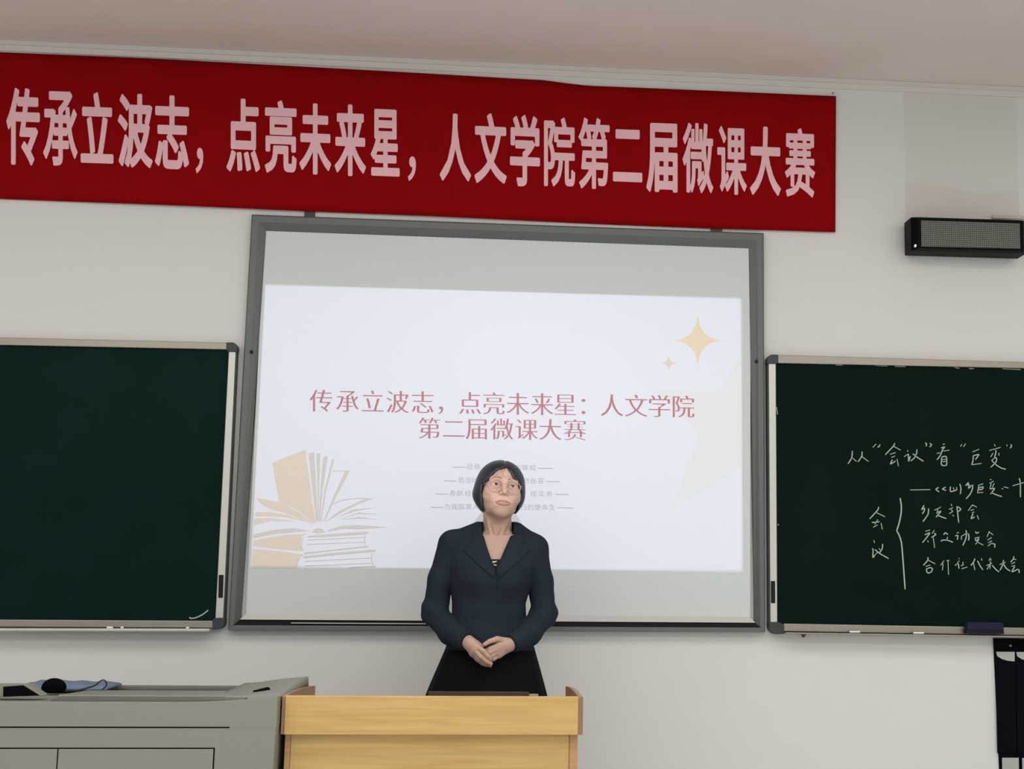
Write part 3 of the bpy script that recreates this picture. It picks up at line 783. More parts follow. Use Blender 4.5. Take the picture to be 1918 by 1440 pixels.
# ------------------------------------------------------------------ pocket chart at the lower right
pc = thing('pocket_chart', 'black hanging pocket chart with clear pockets below the right chalkboard', 'organizer', P(1895, 1209))
MB().slab([(1861, 1195), (2110, 1199), (2116, 1700), (1884, 1695)], -0.008, -0.001).build('backing_cloth', M['pouch'], pc)
MB().slab([(1861, 1195), (2110, 1199), (2111, 1219), (1862, 1216)], -0.012, -0.006).build('header_band', mat('pouch_header', (9, 8, 11), 0.9, spec=0.08), pc)
for row, (yt, ht) in enumerate(((1220.5, 190), (1419, 200))):
    for k in range(6):
        x0 = 1866 + 37.6 * k + (0 if row == 0 else 11)
        x1 = x0 + (34.5 if row == 0 else 31)
        yy = yt + 0.012 * 37.6 * k
        MB().slab([(x0 - 1.5, yy - 1), (x1 + 1.5, yy - 1), (x1 + 3.5, yy + ht), (x0 + 3, yy + ht)], -0.014, -0.007).build('pocket', M['pouch'], pc, bevel=0.001)
        if row == 0:
            w = [(x0, yy), (x1, yy), (x1, yy + 18), (x1 - 12, yy + 17), (x1 - 24, yy + 13.5), (x0 + 2, yy + 8)]
        else:
            w = [(x0, yy), (x1, yy), (x1 + 1.5, yy + 60), (x0 + 1.5, yy + 60)]
        MB().slab(w, -0.0165, -0.0138).build('clear_window', M['clear'], pc)
q = P(1892.5, 1209, -0.012)
MB().tube([(q[0], 0.0, q[2]), (q[0], -0.013, q[2]), (q[0], -0.017, q[2])], [0.006, 0.006, 0.003], 12).build('nail', M['nail'], pc)

# ------------------------------------------------------------------ wooden lectern
YL, YLB = -1.75, -1.10
lec = thing('wooden_lectern', 'light beech wooden lectern in front of the person in black', 'lectern', (-0.15, -1.4, ZP))
zt = P(800, 1304, YL)[2]
zb = P(800, 1376, YL)[2]
xl0, xl1 = P(526.6, 1340, YL)[0], P(533, 1340, YL)[0]
xr1, xr0 = P(1092, 1340, YL)[0], P(1083, 1340, YL)[0]
# apron and the lower front
MB().box((xl1, YL, zb), (xr0, YL + 0.022, zt)).build('apron_board', M['wood'], lec, bevel=0.0015)
# cheeks with rising curved tops
def cheek(x0, x1, yf, zbot, ztop):
    pr = [(yf, zbot), (yf, zt - 0.001)]
    for i in range(1, 9):
        t = i / 8; pr.append((yf + (YLB - yf) * t, zt + (ztop - zt) * t + 0.006 * math.sin(math.pi * t)))
    pr.append((YLB, zbot))
    return MB().prism_x(pr, x0, x1)
zlt = P(580, 1284, YLB)[2]; zrt = P(1052, 1285, YLB)[2]
cheek(xl0, xl1, YL + 0.004, zb, zlt).build('side_cheek', M['wood_shaded'], lec, bevel=0.001)
cheek(xr0, xr1, YL + 0.004, zb, zrt).build('side_cheek', M['wood_shaded'], lec, bevel=0.001)
DROP = 0.085
MB().prism_x([(YL + 0.0225, zt - 0.03), (YL + 0.0225, zt - 0.006), (YLB, zt - 0.006 - DROP), (YLB, zt - 0.03 - DROP)], xl1 + 0.0005, xr0 - 0.0005).build('desk_top', M['wood'], lec)
xa2, xb2 = P(533, 1400, YL + 0.03)[0], P(1082, 1400, YL + 0.03)[0]
xa3, xb3 = P(544, 1400, YL + 0.03)[0], P(1066, 1400, YL + 0.03)[0]
MB().box((xa3, YL + 0.034, ZP), (xb3, YL + 0.052, zb + 0.02)).build('front_panel', M['wood'], lec)
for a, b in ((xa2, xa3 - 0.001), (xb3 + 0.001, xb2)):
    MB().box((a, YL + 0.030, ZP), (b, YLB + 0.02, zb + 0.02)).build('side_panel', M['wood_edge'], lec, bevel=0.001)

# on the lectern top: a dark slab standing in for gap shade, and a box
def ztop(y): return zt - 0.006 - DROP * (y - YL - 0.0225) / (YLB - YL - 0.0225)
def on_slope(name, xa, xb, ya, yb, th, mt):
    return MB().prism_x([(ya, ztop(ya) + 0.0005), (ya, ztop(ya) + th), (yb, ztop(yb) + th), (yb, ztop(yb) + 0.0005)], xa, xb).build(name, mt, bevel=0.002)
tag(on_slope('gap_shade_slab', P(802, 1300, -1.68)[0], P(991, 1300, -1.68)[0], -1.69, -1.46, 0.020, M['shade_slab']), 'dark brown slab standing in for the shaded gap behind the lectern front', 'shade_slab')
tag(on_slope('small_box', P(984, 1300, -1.42)[0], P(1008, 1300, -1.42)[0], -1.44, -1.40, 0.026, M['greybox']), 'small grey box on the lectern top behind the dark brown slab', 'box')

# ------------------------------------------------------------------ grey multimedia desk
YD, YDB = -1.80, -1.17
con = thing('multimedia_desk', 'grey steel multimedia teaching desk at the left beside the wooden lectern', 'desk', (-1.2, -1.5, ZP))
zd = P(0, 1314, YD)[2]
xd1 = P(518.0, 1350, YD)[0]            # right front edge
xdb = P(511, 1440, YD)[0]
XD0 = xd1 - 1.62
def dz(px, py): return P(px, py, YD)[2]
# body: front sheet with the groove and the two cabinet doors
xs_groove = P(430, 1362, YD)[0]
zg = dz(200, 1361.5)
xdoor = P(400, 1404, YD)[0]; zdoor = dz(200, 1402.5); xsplit = P(109, 1403, YD)[0]
g = MB()
g.add([(XD0, YD, ZP), (xdb - 0.02, YD, ZP), (xd1, YD, zd - 0.049), (XD0, YD, zd - 0.049),
       (XD0, YDB, ZP), (xdb - 0.02, YDB, ZP), (xd1, YDB, zd - 0.049), (XD0, YDB, zd - 0.049)],
      [(0, 1, 2, 3), (5, 4, 7, 6), (1, 5, 6, 2), (4, 0, 3, 7), (3, 2, 6, 7), (1, 0, 4, 5)])
g.build('desk_body', M['desk'], con, bevel=0.003)
MB().box((XD0, YD - 0.0006, zg - 0.0024), (xs_groove, YD + 0.01, zg + 0.0012)).build('front_groove', M['gap'], con)
MB().box((XD0, YD - 0.0005, ZP + 0.12), (xdoor + 0.0035, YD + 0.01, zdoor + 0.0035)).build('door_gap', M['gap'], con)
MB().box((xsplit + 0.0015, YD - 0.0022, ZP + 0.124), (xdoor, YD + 0.008, zdoor)).build('door', M['desk'], con, bevel=0.001)
MB().box((XD0 + 0.003, YD - 0.0022, ZP + 0.124), (xsplit - 0.0015, YD + 0.008, zdoor)).build('door', M['desk'], con, bevel=0.001)
# top surface: front lip curving up to the right end, inner well and a raised flap
n = 40; vs = []; fs = []
def lip(x):
    t = np.clip((x - P(330, 1313, YD)[0]) / (xd1 - P(330, 1313, YD)[0]), 0, 1)
    return zd + (P(519, 1303.5, YD)[2] - zd) * t * t
xsn = np.linspace(XD0, xd1, n)
prof = [(YD - 0.0004, -0.034), (YD - 0.0004, -0.002), (YD + 0.004, 0.0), (YD + 0.012, 0.0), (YD + 0.02, -0.004), (YD + 0.06, -0.006), (YDB - 0.02, -0.02), (YDB, -0.02), (YDB, -0.034)]
k = len(prof)
for x in xsn:
    for y, dzz in prof: vs.append((x, y, zg if dzz < -0.03 else (lip(x) + dzz if y < YD + 0.3 else lip(x) * 0.5 + zd * 0.5 + dzz)))
for i in range(n - 1):
    for j in range(k - 1): fs.append((i * k + j, (i + 1) * k + j, (i + 1) * k + j + 1, i * k + j + 1))
fs += [tuple(range(k)), tuple(range(n * k - 1, (n - 1) * k - 1, -1))]
mesh_obj('desk_top', vs, fs, M['desk'], con)
xf0, xf1 = P(104, 1297, YD + 0.10)[0], P(470, 1297, YD + 0.10)[0]
zfa, zfb = P(300, 1302.0, YD + 0.12)[2], P(300, 1293, YD + 0.40)[2]
MB().box((xf0 + 0.01, YD + 0.03, zd - 0.02), (xf1 - 0.01, YD + 0.119, zfa - 0.003)).build('recess_shade_strip', M['desk_dark'], con)  # solid strip coloured dark for the shade in the recess
MB().prism_x([(YD + 0.12, zd - 0.006), (YD + 0.12, zfa), (YD + 0.40, zfb), (YD + 0.40, zd - 0.02)], xf0, xf1).build('flap', M['desk'], con, bevel=0.003)
zst = P(300, 1283.2, YDB)[2]
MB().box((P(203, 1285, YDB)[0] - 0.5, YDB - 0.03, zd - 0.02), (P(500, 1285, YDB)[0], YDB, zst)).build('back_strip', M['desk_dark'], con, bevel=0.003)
# upswept right end with a finger hole
zk = P(570, 1272.5, YDB)[2]
vs, fs = [], []
m_ = 18; w0, w1 = xd1 - 0.20, xd1
for j in range(m_ + 1):
    t = j / m_
    y = YD + 0.10 + (YDB - YD - 0.10) * t
    tt = min(1, max(0, (t - 0.2) / 0.7)); rise = (zk - zd - 0.006) * (tt * tt * (3 - 2 * tt)) - 0.008 * max(0, (t - 0.93) / 0.07) ** 2
    for i in range(9):
        s = i / 8
        vs.append((w0 + (w1 - w0) * s, y, lip(w1) * s + zd * (1 - s) + rise * (lambda q: q * q * (3 - 2 * q))(min(1, s / 0.75)) + 0.001))
for j in range(m_):
    for i in range(8):
        a = j * 9 + i; fs.append((a, a + 1, a + 10, a + 9))
o = mesh_obj('end_wing', vs, fs, M['desk'], con, smooth=True)
sd = o.modifiers.new('thickness', 'SOLIDIFY'); sd.thickness = 0.03; sd.offset = -1
q0, q1 = P(471, 1299, YD + 0.16), P(496, 1296, YD + 0.2)
zq = lip(q0[0]) + 0.0
MB().tube([(q0[0], YD + 0.21, zq), (q1[0], YD + 0.25, zq + 0.001)], [0.008, 0.013], 16).build('finger_hole', M['gap'], con)
# flip-up monitor housing
mo = MB()
ym = YD + 0.12
A = [P(x, y, ym) for x, y in ((-60, 1306), (80, 1303), (48, 1280), (-60, 1279.5))]
back = [(p[0], p[1] + 0.05, p[2] - (0.0 if i < 2 else 0.003)) for i, p in enumerate(A)]
mo.add(A + back, [(0, 1, 2, 3), (7, 6, 5, 4), (0, 4, 5, 1), (1, 5, 6, 2), (2, 6, 7, 3), (3, 7, 4, 0)])
mo.build('monitor_housing', M['desk'], con, bevel=0.002)
MB().slab([(6, 1286), (43, 1283.2), (74, 1302.2), (6, 1305)], ym - 0.002, ym + 0.004).build('monitor_opening', M['gap'], con)

# things on the grey desk
zds = zd - 0.006
yc = YD + 0.42
bl = MB()
nx_, ny_ = 24, 8; vs = []; fs = []
xa_, xb_ = P(48, 1286, yc)[0], P(200, 1286, yc)[0]
rng = random.Random(4)
for i in range(nx_ + 1):
    for j in range(ny_ + 1):
        x = xa_ + (xb_ - xa_) * i / nx_; y = yc - 0.01 + 0.18 * j / ny_
        z = zds + 0.012 + 0.006 * (1 - i / nx_) + 0.0025 * math.sin(i * 0.9 + j * 0.8) * math.sin(j * 0.7)
        if j == 0 or i == nx_: z = zds + 0.006
        vs.append((x, y, z))
for i in range(nx_):
    for j in range(ny_):
        a = i * (ny_ + 1) + j; fs.append((a, a + ny_ + 1, a + ny_ + 2, a + 1))
o = mesh_obj('folded_cloth', vs, fs, M['blue'], smooth=True)
sd = o.modifiers.new('thickness', 'SOLIDIFY'); sd.thickness = 0.006; sd.offset = -1
tag(o, 'blue folded cloth lying on the grey desk behind the round black microphone', 'cloth')
mic = thing('microphone', 'round black foam microphone with a looped dark cord on the grey desk', 'microphone', P(101, 1297, yc - 0.06))
c0 = P(101, 1287.5, yc - 0.06); R = 19.5 / F_PX * 4.3
vs, fs = [], []
for i in range(17):
    th = math.pi * i / 16
    for j in range(32):
        ph = 2 * math.pi * j / 32
        vs.append((c0[0] + R * 1.05 * math.sin(th) * math.cos(ph), c0[1] + R * 0.8 * math.sin(th) * math.sin(ph), max(zds, c0[2] + R * 0.82 * math.cos(th))))
for i in range(16):
    for j in range(32):
        fs.append((i * 32 + j, (i + 1) * 32 + j, (i + 1) * 32 + (j + 1) % 32, i * 32 + (j + 1) % 32))
mesh_obj('foam_head', vs, fs, M['foam'], mic, smooth=True)
def smooth_path(pts, n=6):
    pts = [np.array(p, float) for p in pts]; out = []; k = len(pts)
    for i in range(k - 1):
        p0, p1, p2, p3 = pts[max(i - 1, 0)], pts[i], pts[i + 1], pts[min(i + 2, k - 1)]
        for j in range(n):
            t = j / n
            out.append(0.5 * (2 * p1 + (p2 - p0) * t + (2 * p0 - 5 * p1 + 4 * p2 - p3) * t * t + (3 * p1 - p0 - 3 * p2 + p3) * t ** 3))
    return out + [pts[-1]]
cp = [P(x, y, yc - 0.06 + d) for x, y, d in ((112, 1293, 0.0), (128, 1293, 0.0), (148, 1292.5, 0.0), (165, 1287.5, 0.01), (178, 1283.5, 0.01), (187, 1276, 0.01), (194, 1273.3, 0.01), (198.5, 1277, 0.01), (199, 1284, 0.02), (190.5, 1292, 0.02))]
MB().tube(smooth_path(cp), [0.0042 - 0.0022 * min(1, i / 30) for i in range(len(smooth_path(cp)))], 8).build('cord', M['cord'], mic, smooth=True)

# ------------------------------------------------------------------ the person behind the lectern
YP = -0.55
def hp(px, py, w=0.0):
    return P(px, py, YP - w)

class Field:
    """signed distance field sampled on a rectilinear grid, turned into one closed surface"""
    def __init__(s, xs, ys, zs):
        s.ax = [np.asarray(a, np.float32) for a in (xs, ys, zs)]
        s.v = np.full(tuple(len(a) for a in s.ax), 1.0, np.float32)
    def sl(s, lo, hi):
        out = []
        for a, l, h in zip(s.ax, lo, hi):
            i0 = max(0, np.searchsorted(a, l) - 2); i1 = min(len(a), np.searchsorted(a, h) + 2)
            out.append(slice(i0, max(i1, i0)))
        return tuple(out)
    def op(s, fn, lo, hi, k=0.0, cut=False, both=False):
        sl = s.sl(np.asarray(lo) - k - 0.012, np.asarray(hi) + k + 0.012)
        if any(q.stop <= q.start for q in sl): return
        X, Y, Z = (a[q] for a, q in zip(s.ax, sl))
        d = fn(X[:, None, None], Y[None, :, None], Z[None, None, :]).astype(np.float32)
        v = s.v[sl]
        if cut:
            d = -d
            if k > 0:
                h = np.clip(0.5 + 0.5 * (d - v) / k, 0, 1); s.v[sl] = v + (d - v) * h + k * h * (1 - h)
            else: s.v[sl] = np.maximum(v, d)
        else:
            if k > 0:
                h = np.clip(0.5 + 0.5 * (v - d) / k, 0, 1); s.v[sl] = v + (d - v) * h - k * h * (1 - h)
            else: s.v[sl] = np.minimum(v, d)
    def merge(s, o):
        s.v = np.minimum(s.v, o.v)
    def capsule(s, a, b, ra, rb, k=0.0, cut=False):
        a, b = np.asarray(a, float), np.asarray(b, float); ba = b - a; bb = max(float(ba @ ba), 1e-12); r = max(ra, rb)
        def fn(X, Y, Z):
            px, py, pz = X - a[0], Y - a[1], Z - a[2]
            t = np.clip((px * ba[0] + py * ba[1] + pz * ba[2]) / bb, 0, 1)
            return np.sqrt((px - t * ba[0]) ** 2 + (py - t * ba[1]) ** 2 + (pz - t * ba[2]) ** 2) - (ra + (rb - ra) * t)
        s.op(fn, np.minimum(a, b) - r, np.maximum(a, b) + r, k, cut)
    def chain(s, pts, k=0.0):
        for (p, r), (q, t) in zip(pts[:-1], pts[1:]): s.capsule(p, q, r, t, k)
    def sphere(s, c, r, k=0.0, cut=False): s.capsule(c, c, r, r, k, cut)
    def ellipsoid(s, c, r, R=None, k=0.0, cut=False):
        c = np.asarray(c, float); r = np.asarray(r, float); R = np.eye(3) if R is None else R
        e = np.sqrt(((R * r) ** 2).sum(1))
        def fn(X, Y, Z):
            px, py, pz = X - c[0], Y - c[1], Z - c[2]
            q = [px * R[0, i] + py * R[1, i] + pz * R[2, i] for i in range(3)]
            k0 = np.sqrt(sum((q[i] / r[i]) ** 2 for i in range(3))); k1 = np.sqrt(sum((q[i] / r[i] ** 2) ** 2 for i in range(3))) + 1e-6
            return k0 * (k0 - 1) / k1
        s.op(fn, c - e, c + e, k, cut)
    def stack(s, tab, k=0.0, grow=0.0, zlo=None, zhi=None, n=2.3):
        """superelliptic sections: rows of (z, cx, cy, rx, ry_front, ry_back)"""
        tab = sorted(tab); T = np.array(tab, float)
        zlo = T[0, 0] if zlo is None else zlo; zhi = T[-1, 0] if zhi is None else zhi
        def fn(X, Y, Z):
            z = np.clip(Z, T[0, 0], T[-1, 0])
            cx, cy, rx, rf, rbk = (np.interp(z.ravel(), T[:, 0], T[:, i]).reshape(z.shape) for i in range(1, 6))
            dx = X - cx; dy = Y - cy; ry = np.where(dy < 0, rf, rbk) + grow; rx = rx + grow
            q = (np.abs(dx / rx) ** n + np.abs(dy / ry) ** n) ** (1 / n)
            L = np.sqrt(dx * dx + dy * dy) + 1e-6
            d = L - L / np.maximum(q, 1e-4)
            return np.maximum(d, np.maximum(zlo - Z, Z - zhi))
        mx = T[:, 3].max() + grow
        s.op(fn, (T[:, 1].min() - mx, (T[:, 2] - T[:, 4]).min() - grow, zlo), (T[:, 1].max() + mx, (T[:, 2] + T[:, 5]).max() + grow, zhi), k)
    def mesh(s):
        v = s.v; ins = v < 0
        nx, ny, nz = v.shape
        cnt = np.zeros((nx - 1, ny - 1, nz - 1), np.int8)
        for a in (0, 1):
            for b in (0, 1):
                for c in (0, 1): cnt += ins[a:nx - 1 + a, b:ny - 1 + b, c:nz - 1 + c]
        act = (cnt > 0) & (cnt < 8)
        idx = np.argwhere(act); N = len(idx)
        vid = np.full(act.shape, -1, np.int32); vid[act] = np.arange(N)
        acc = np.zeros((N, 3)); num = np.zeros(N)
        cs = [(a, b, c) for a in (0, 1) for b in (0, 1) for c in (0, 1)]
        val = {c: v[idx[:, 0] + c[0], idx[:, 1] + c[1], idx[:, 2] + c[2]].astype(float) for c in cs}
        for c in cs:
            for ax in range(3):
                if c[ax] == 0:
                    d = list(c); d[ax] = 1; d = tuple(d)
                    a, b = val[c], val[d]; m_ = (a < 0) != (b < 0)
                    t = np.where(m_, a / np.where(m_, a - b, 1), 0)
                    p = np.tile(np.array(c, float), (N, 1)); p[:, ax] = t
                    acc[m_] += p[m_]; num += m_
        g = idx + acc / num[:, None]
        V = np.stack([np.interp(g[:, i], np.arange(len(s.ax[i])), s.ax[i]) for i in range(3)], 1)
        F = []
        for ax in range(3):
            o1, o2 = (ax + 1) % 3, (ax + 2) % 3
            s0 = [slice(1, -1)] * 3; s1 = [slice(1, -1)] * 3
            s0[ax] = slice(0, -1); s1[ax] = slice(1, None)
            a, b = ins[tuple(s0)], ins[tuple(s1)]
            e = np.argwhere(a != b)
            if not len(e): continue
            sg = a[tuple(e.T)]
            off = np.ones(3, int); off[ax] = 0
            e = e + off
            def cell(d1, d2):
                q = e.copy(); q[:, o1] -= d1; q[:, o2] -= d2
                return vid[q[:, 0], q[:, 1], q[:, 2]]
            quad = np.stack([cell(1, 1), cell(0, 1), cell(0, 0), cell(1, 0)], 1)
            quad[~sg] = quad[~sg][:, ::-1]
            F.append(quad)
        return V, np.concatenate(F)
    def build(s, name, mats, parent=None, midx_fn=None, smooth_it=1):
        V, Q = s.mesh()
        for _ in range(smooth_it):      # one light relaxation pass
            A = np.zeros_like(V); n = np.zeros(len(V))
            for i in range(4):
                j = (i + 1) % 4
                np.add.at(A, Q[:, i], V[Q[:, j]]); np.add.at(A, Q[:, j], V[Q[:, i]])
                np.add.at(n, Q[:, i], 1); np.add.at(n, Q[:, j], 1)
            V = V * 0.5 + 0.5 * A / np.maximum(n, 1)[:, None]
        me = bpy.data.meshes.new(name)
        me.vertices.add(len(V)); me.vertices.foreach_set('co', V.astype(np.float32).ravel())
        me.loops.add(Q.size); me.loops.foreach_set('vertex_index', Q.astype(np.int32).ravel())
        me.polygons.add(len(Q)); me.polygons.foreach_set('loop_start', np.arange(0, Q.size, 4, dtype=np.int32))
        me.update(calc_edges=True)
        mi = midx_fn(V[Q].mean(1)) if midx_fn else None
        return finish(name, me, mats, parent, True, mi)

def axis(*segs):
    out = [segs[0][0]]
    for a, b, h in segs:
        n = max(1, int(round((b - a) / h))); out += list(a + (b - a) * np.arange(1, n + 1) / n)
    return np.array(out)

def poly_sd(px, pz, poly):
    """signed distance to a closed outline in the upright x-z plane"""
    d = np.full(px.shape, 1e9); w = np.zeros(px.shape, bool)
    for (ax_, az_), (bx_, bz_) in zip(poly, poly[1:] + poly[:1]):
        dx, dz_ = bx_ - ax_, bz_ - az_
        t = np.clip(((px - ax_) * dx + (pz - az_) * dz_) / (dx * dx + dz_ * dz_ + 1e-12), 0, 1)
        d = np.minimum(d, (px - ax_ - t * dx) ** 2 + (pz - az_ - t * dz_) ** 2)
        c = (az_ > pz) != (bz_ > pz)
        w ^= c & (px < (bx_ - ax_) * (pz - az_) / (bz_ - az_ + 1e-12) + ax_)
    return np.where(w, -1, 1) * np.sqrt(d)
def outline(pts, Y):
    return [tuple(P(x, y, Y)[[0, 2]]) for x, y in pts]

def skin_mat(name, rgb, rough=0.5, sss=0.12):
    mt = mat(name, rgb, rough, noise=0.03, nscale=45, bump=0.05, bscale=700, spec=0.4)
    b = mt.node_tree.nodes['Principled BSDF']
    b.inputs['Subsurface Weight'].default_value = sss
    b.inputs['Subsurface Radius'].default_value = (0.008, 0.003, 0.0015)
    return mt
M['skin'] = skin_mat('skin', (194, 159, 143))
M['skin_hand'] = M['skin']
M['lip'] = skin_mat('lip_skin', (168, 122, 112), 0.45)
M['hair'] = None
def hair_material():
    mt = bpy.data.materials.new('black_hair'); mt.use_nodes = True
    nt = mt.node_tree; b = nt.nodes['Principled BSDF']
    b.inputs['Base Color'].default_value = (*lin((25, 31, 38)), 1); b.inputs['Roughness'].default_value = 0.38
    b.inputs['Anisotropic'].default_value = 0.5
    tc = nt.nodes.new('ShaderNodeTexCoord'); mp = nt.nodes.new('ShaderNodeMapping'); mp.inputs['Scale'].default_value = (420, 420, 26)
    n = nt.nodes.new('ShaderNodeTexNoise'); n.inputs['Scale'].default_value = 1.0; n.inputs['Detail'].default_value = 3
    bp = nt.nodes.new('ShaderNodeBump'); bp.inputs['Strength'].default_value = 0.35; bp.inputs['Distance'].default_value = 0.002
    nt.links.new(tc.outputs['Object'], mp.inputs['Vector']); nt.links.new(mp.outputs['Vector'], n.inputs['Vector'])
    nt.links.new(n.outputs['Fac'], bp.inputs['Height']); nt.links.new(bp.outputs['Normal'], b.inputs['Normal'])
    return mt
M['hair'] = hair_material()
M['suit'] = mat('dark_suit', (37, 45, 55), 0.9, noise=0.08, nscale=8, bump=0.12, bscale=1200, spec=0.12)
M['skirt'] = mat('black_skirt', (15, 16, 18), 0.9, noise=0.1, nscale=10, spec=0.1)
M['under'] = mat('black_undershirt', (14, 14, 18), 0.8)
M['print'] = mat('white_print', (215, 216, 220), 0.7)
M['eye_white'] = mat('eye_white', (222, 214, 208), 0.25)
M['iris'] = mat('iris', (30, 20, 16), 0.2)
M['brow'] = mat('brow_hair', (104, 82, 74), 0.8)
M['rim'] = mat('glasses_rim', (196, 160, 148), 0.3, metal=0.4)
M['shoe'] = mat('shoe_leather', (18, 17, 17), 0.35)
def lens_material():
    mt = bpy.data.materials.new('lens_glass'); mt.use_nodes = True
    nt = mt.node_tree; out = nt.nodes['Material Output']; nt.nodes.remove(nt.nodes['Principled BSDF'])
    t = nt.nodes.new('ShaderNodeBsdfTransparent'); g = nt.nodes.new('ShaderNodeBsdfGlossy'); g.inputs['Roughness'].default_value = 0.03
    fr = nt.nodes.new('ShaderNodeFresnel'); fr.inputs['IOR'].default_value = 1.5
    mx = nt.nodes.new('ShaderNodeMixShader')
    nt.links.new(fr.outputs[0], mx.inputs[0]); nt.links.new(t.outputs[0], mx.inputs[1]); nt.links.new(g.outputs[0], mx.inputs[2])
    nt.links.new(mx.outputs[0], out.inputs['Surface'])
    return mt
M['lens'] = lens_material()

# head placement
HC = hp(937.0, 920.5, 0.0)
HR = _rot(math.radians(10), math.radians(-13.5), 0.0) @ np.array([[math.cos(math.radians(6)), 0, math.sin(math.radians(6))], [0, 1, 0], [-math.sin(math.radians(6)), 0, math.cos(math.radians(6))]])
def H(x, y, z): return HC + HR @ np.array([x, y, z], float)

ZS = lambda py: P(925, py, YP)[2]
XS = lambda px, py: P(px, py, YP)[0]
def row(py, cpx, hw_px, front, back):
    a, b = XS(cpx - hw_px, py), XS(cpx + hw_px, py)
    return (ZS(py), (a + b) / 2, YP, (b - a) / 2, front, back)
JT = [row(1003, 927, 62, 0.070, 0.075), row(1020, 926, 80, 0.088, 0.09), row(1060, 924, 83, 0.112, 0.095), row(1095, 919, 76, 0.120, 0.092), row(1130, 915.5, 69, 0.108, 0.085),
      row(1160, 916, 70, 0.108, 0.09), row(1190, 917, 77, 0.122, 0.10), row(1216, 917, 83, 0.130, 0.11)]

fx = axis((-0.34, -0.10, 0.008), (-0.10, 0.145, 0.0017), (0.145, 0.36, 0.008))
fy = axis((-0.86, -0.80, 0.008), (-0.80, -0.50, 0.0018), (-0.50, -0.38, 0.004))
zh0, zh1 = hp(915, 1256, 0.2)[2], hp(915, 1182, 0.13)[2]
zf0 = ZS(1062)
fz = axis((ZP - 0.01, zh0, 0.009), (zh0, zh1, 0.0017), (zh1, zf0, 0.008), (zf0, 1.58, 0.0018))
B = Field(fx, fy, fz)
# torso, neck and limbs
BT = [(z, cx, cy, rx - 0.016, rf - 0.016, rb_ - 0.014) for z, cx, cy, rx, rf, rb_ in JT]
B.stack(BT)
B.capsule(hp(862, 1022), hp(990, 1030), 0.034, 0.034, 0.02)
B.capsule(hp(912, 1006, 0.01), hp(872, 1020), 0.020, 0.026, 0.02)
B.capsule(hp(952, 1006, 0.01), hp(988, 1026), 0.020, 0.026, 0.02)
zhip = ZS(1250)
for sx_ in (-0.072, 0.072):
    cx_ = JT[-1][1] + sx_
    B.chain([((cx_, YP, zhip + 0.0), 0.078), ((cx_, YP - 0.005, 0.42), 0.055), ((cx_, YP + 0.01, 0.28), 0.050), ((cx_, YP + 0.02, 0.04), 0.036)], 0.03)
    B.capsule((cx_, YP + 0.02, 0.0), (cx_ + sx_ * 0.15, YP - 0.13, ZP + 0.035), 0.034, 0.026, 0.02)
ARM_L = [(846, 1019, 0.0), (826, 1085, -0.005), (814, 1146, 0.005), (845, 1184, 0.09), (875, 1201, 0.158)]
ARM_R = [(1001, 1027, 0.0), (1012, 1090, -0.005), (1019, 1150, 0.005), (990, 1186, 0.085), (957, 1205, 0.140)]
for A_ in (ARM_L, ARM_R):
    p = [hp(*q) for q in A_]
    B.chain(list(zip(p, (0.040, 0.036, 0.034, 0.032, 0.025))), 0.015)
neck0, neck1 = H(0, 0.040, -0.055), hp(932, 1006, -0.020)
B.capsule(neck0, neck1, 0.052, 0.055, 0.014)
for sx_ in (-1, 1):     # tendons meeting at the notch of the collar bones
    B.capsule(H(sx_ * 0.050, 0.025, -0.05), hp(929 + sx_ * 7, 1007, 0.050), 0.010, 0.008, 0.012)
    B.capsule(hp(929 + sx_ * 9, 1009, 0.052), hp(929 + sx_ * 52, 1003, 0.03), 0.007, 0.008, 0.012)

# head
def hE(c, r, k=0.0, cut=False): B.ellipsoid(H(*c), r, HR, k, cut)
def hC(a, b, ra, rb_, k=0.0, cut=False): B.capsule(H(*a), H(*b), ra, rb_, k, cut)
hE((0, 0.012, 0.030), (0.073, 0.092, 0.085), 0.012)
hE((0, -0.022, -0.028), (0.063, 0.068, 0.084), 0.03)
for s_ in (-1, 1):
    hC((s_ * 0.040, -0.052, -0.026), (s_ * 0.043, -0.045, -0.034), 0.029, 0.027, 0.02)
    hC((s_ * 0.045, 0.002, -0.052), (s_ * 0.013, -0.066, -0.098), 0.020, 0.0165, 0.020)
    hC((s_ * 0.010, -0.083, 0.021), (s_ * 0.044, -0.068, 0.022), 0.008, 0.010, 0.014)
    hC((s_ * 0.026, -0.070, -0.062), (s_ * 0.026, -0.062, -0.078), 0.017, 0.015, 0.02)
hE((0, -0.070, -0.101), (0.020, 0.018, 0.017), 0.018)
hE((0, -0.078, -0.068), (0.029, 0.0155, 0.024), 0.016)
for s_ in (-1, 1):
    B.sphere(H(s_ * 0.031, -0.0905, 0.001), 0.0155, 0.010, True)
hC((0, -0.083, 0.014), (0, -0.100, -0.028), 0.0065, 0.0095, 0.012)
hC((0, -0.102, -0.031), (0, -0.103, -0.033), 0.0088, 0.0092, 0.006)
for s_ in (-1, 1):
    B.sphere(H(s_ * 0.0115, -0.0930, -0.0362), 0.0072, 0.006)
for s_ in (-1, 1):
    B.capsule(H(s_ * 0.0066, -0.0995, -0.0440), H(s_ * 0.0082, -0.0960, -0.0440), 0.0036, 0.0032, 0.002, True)
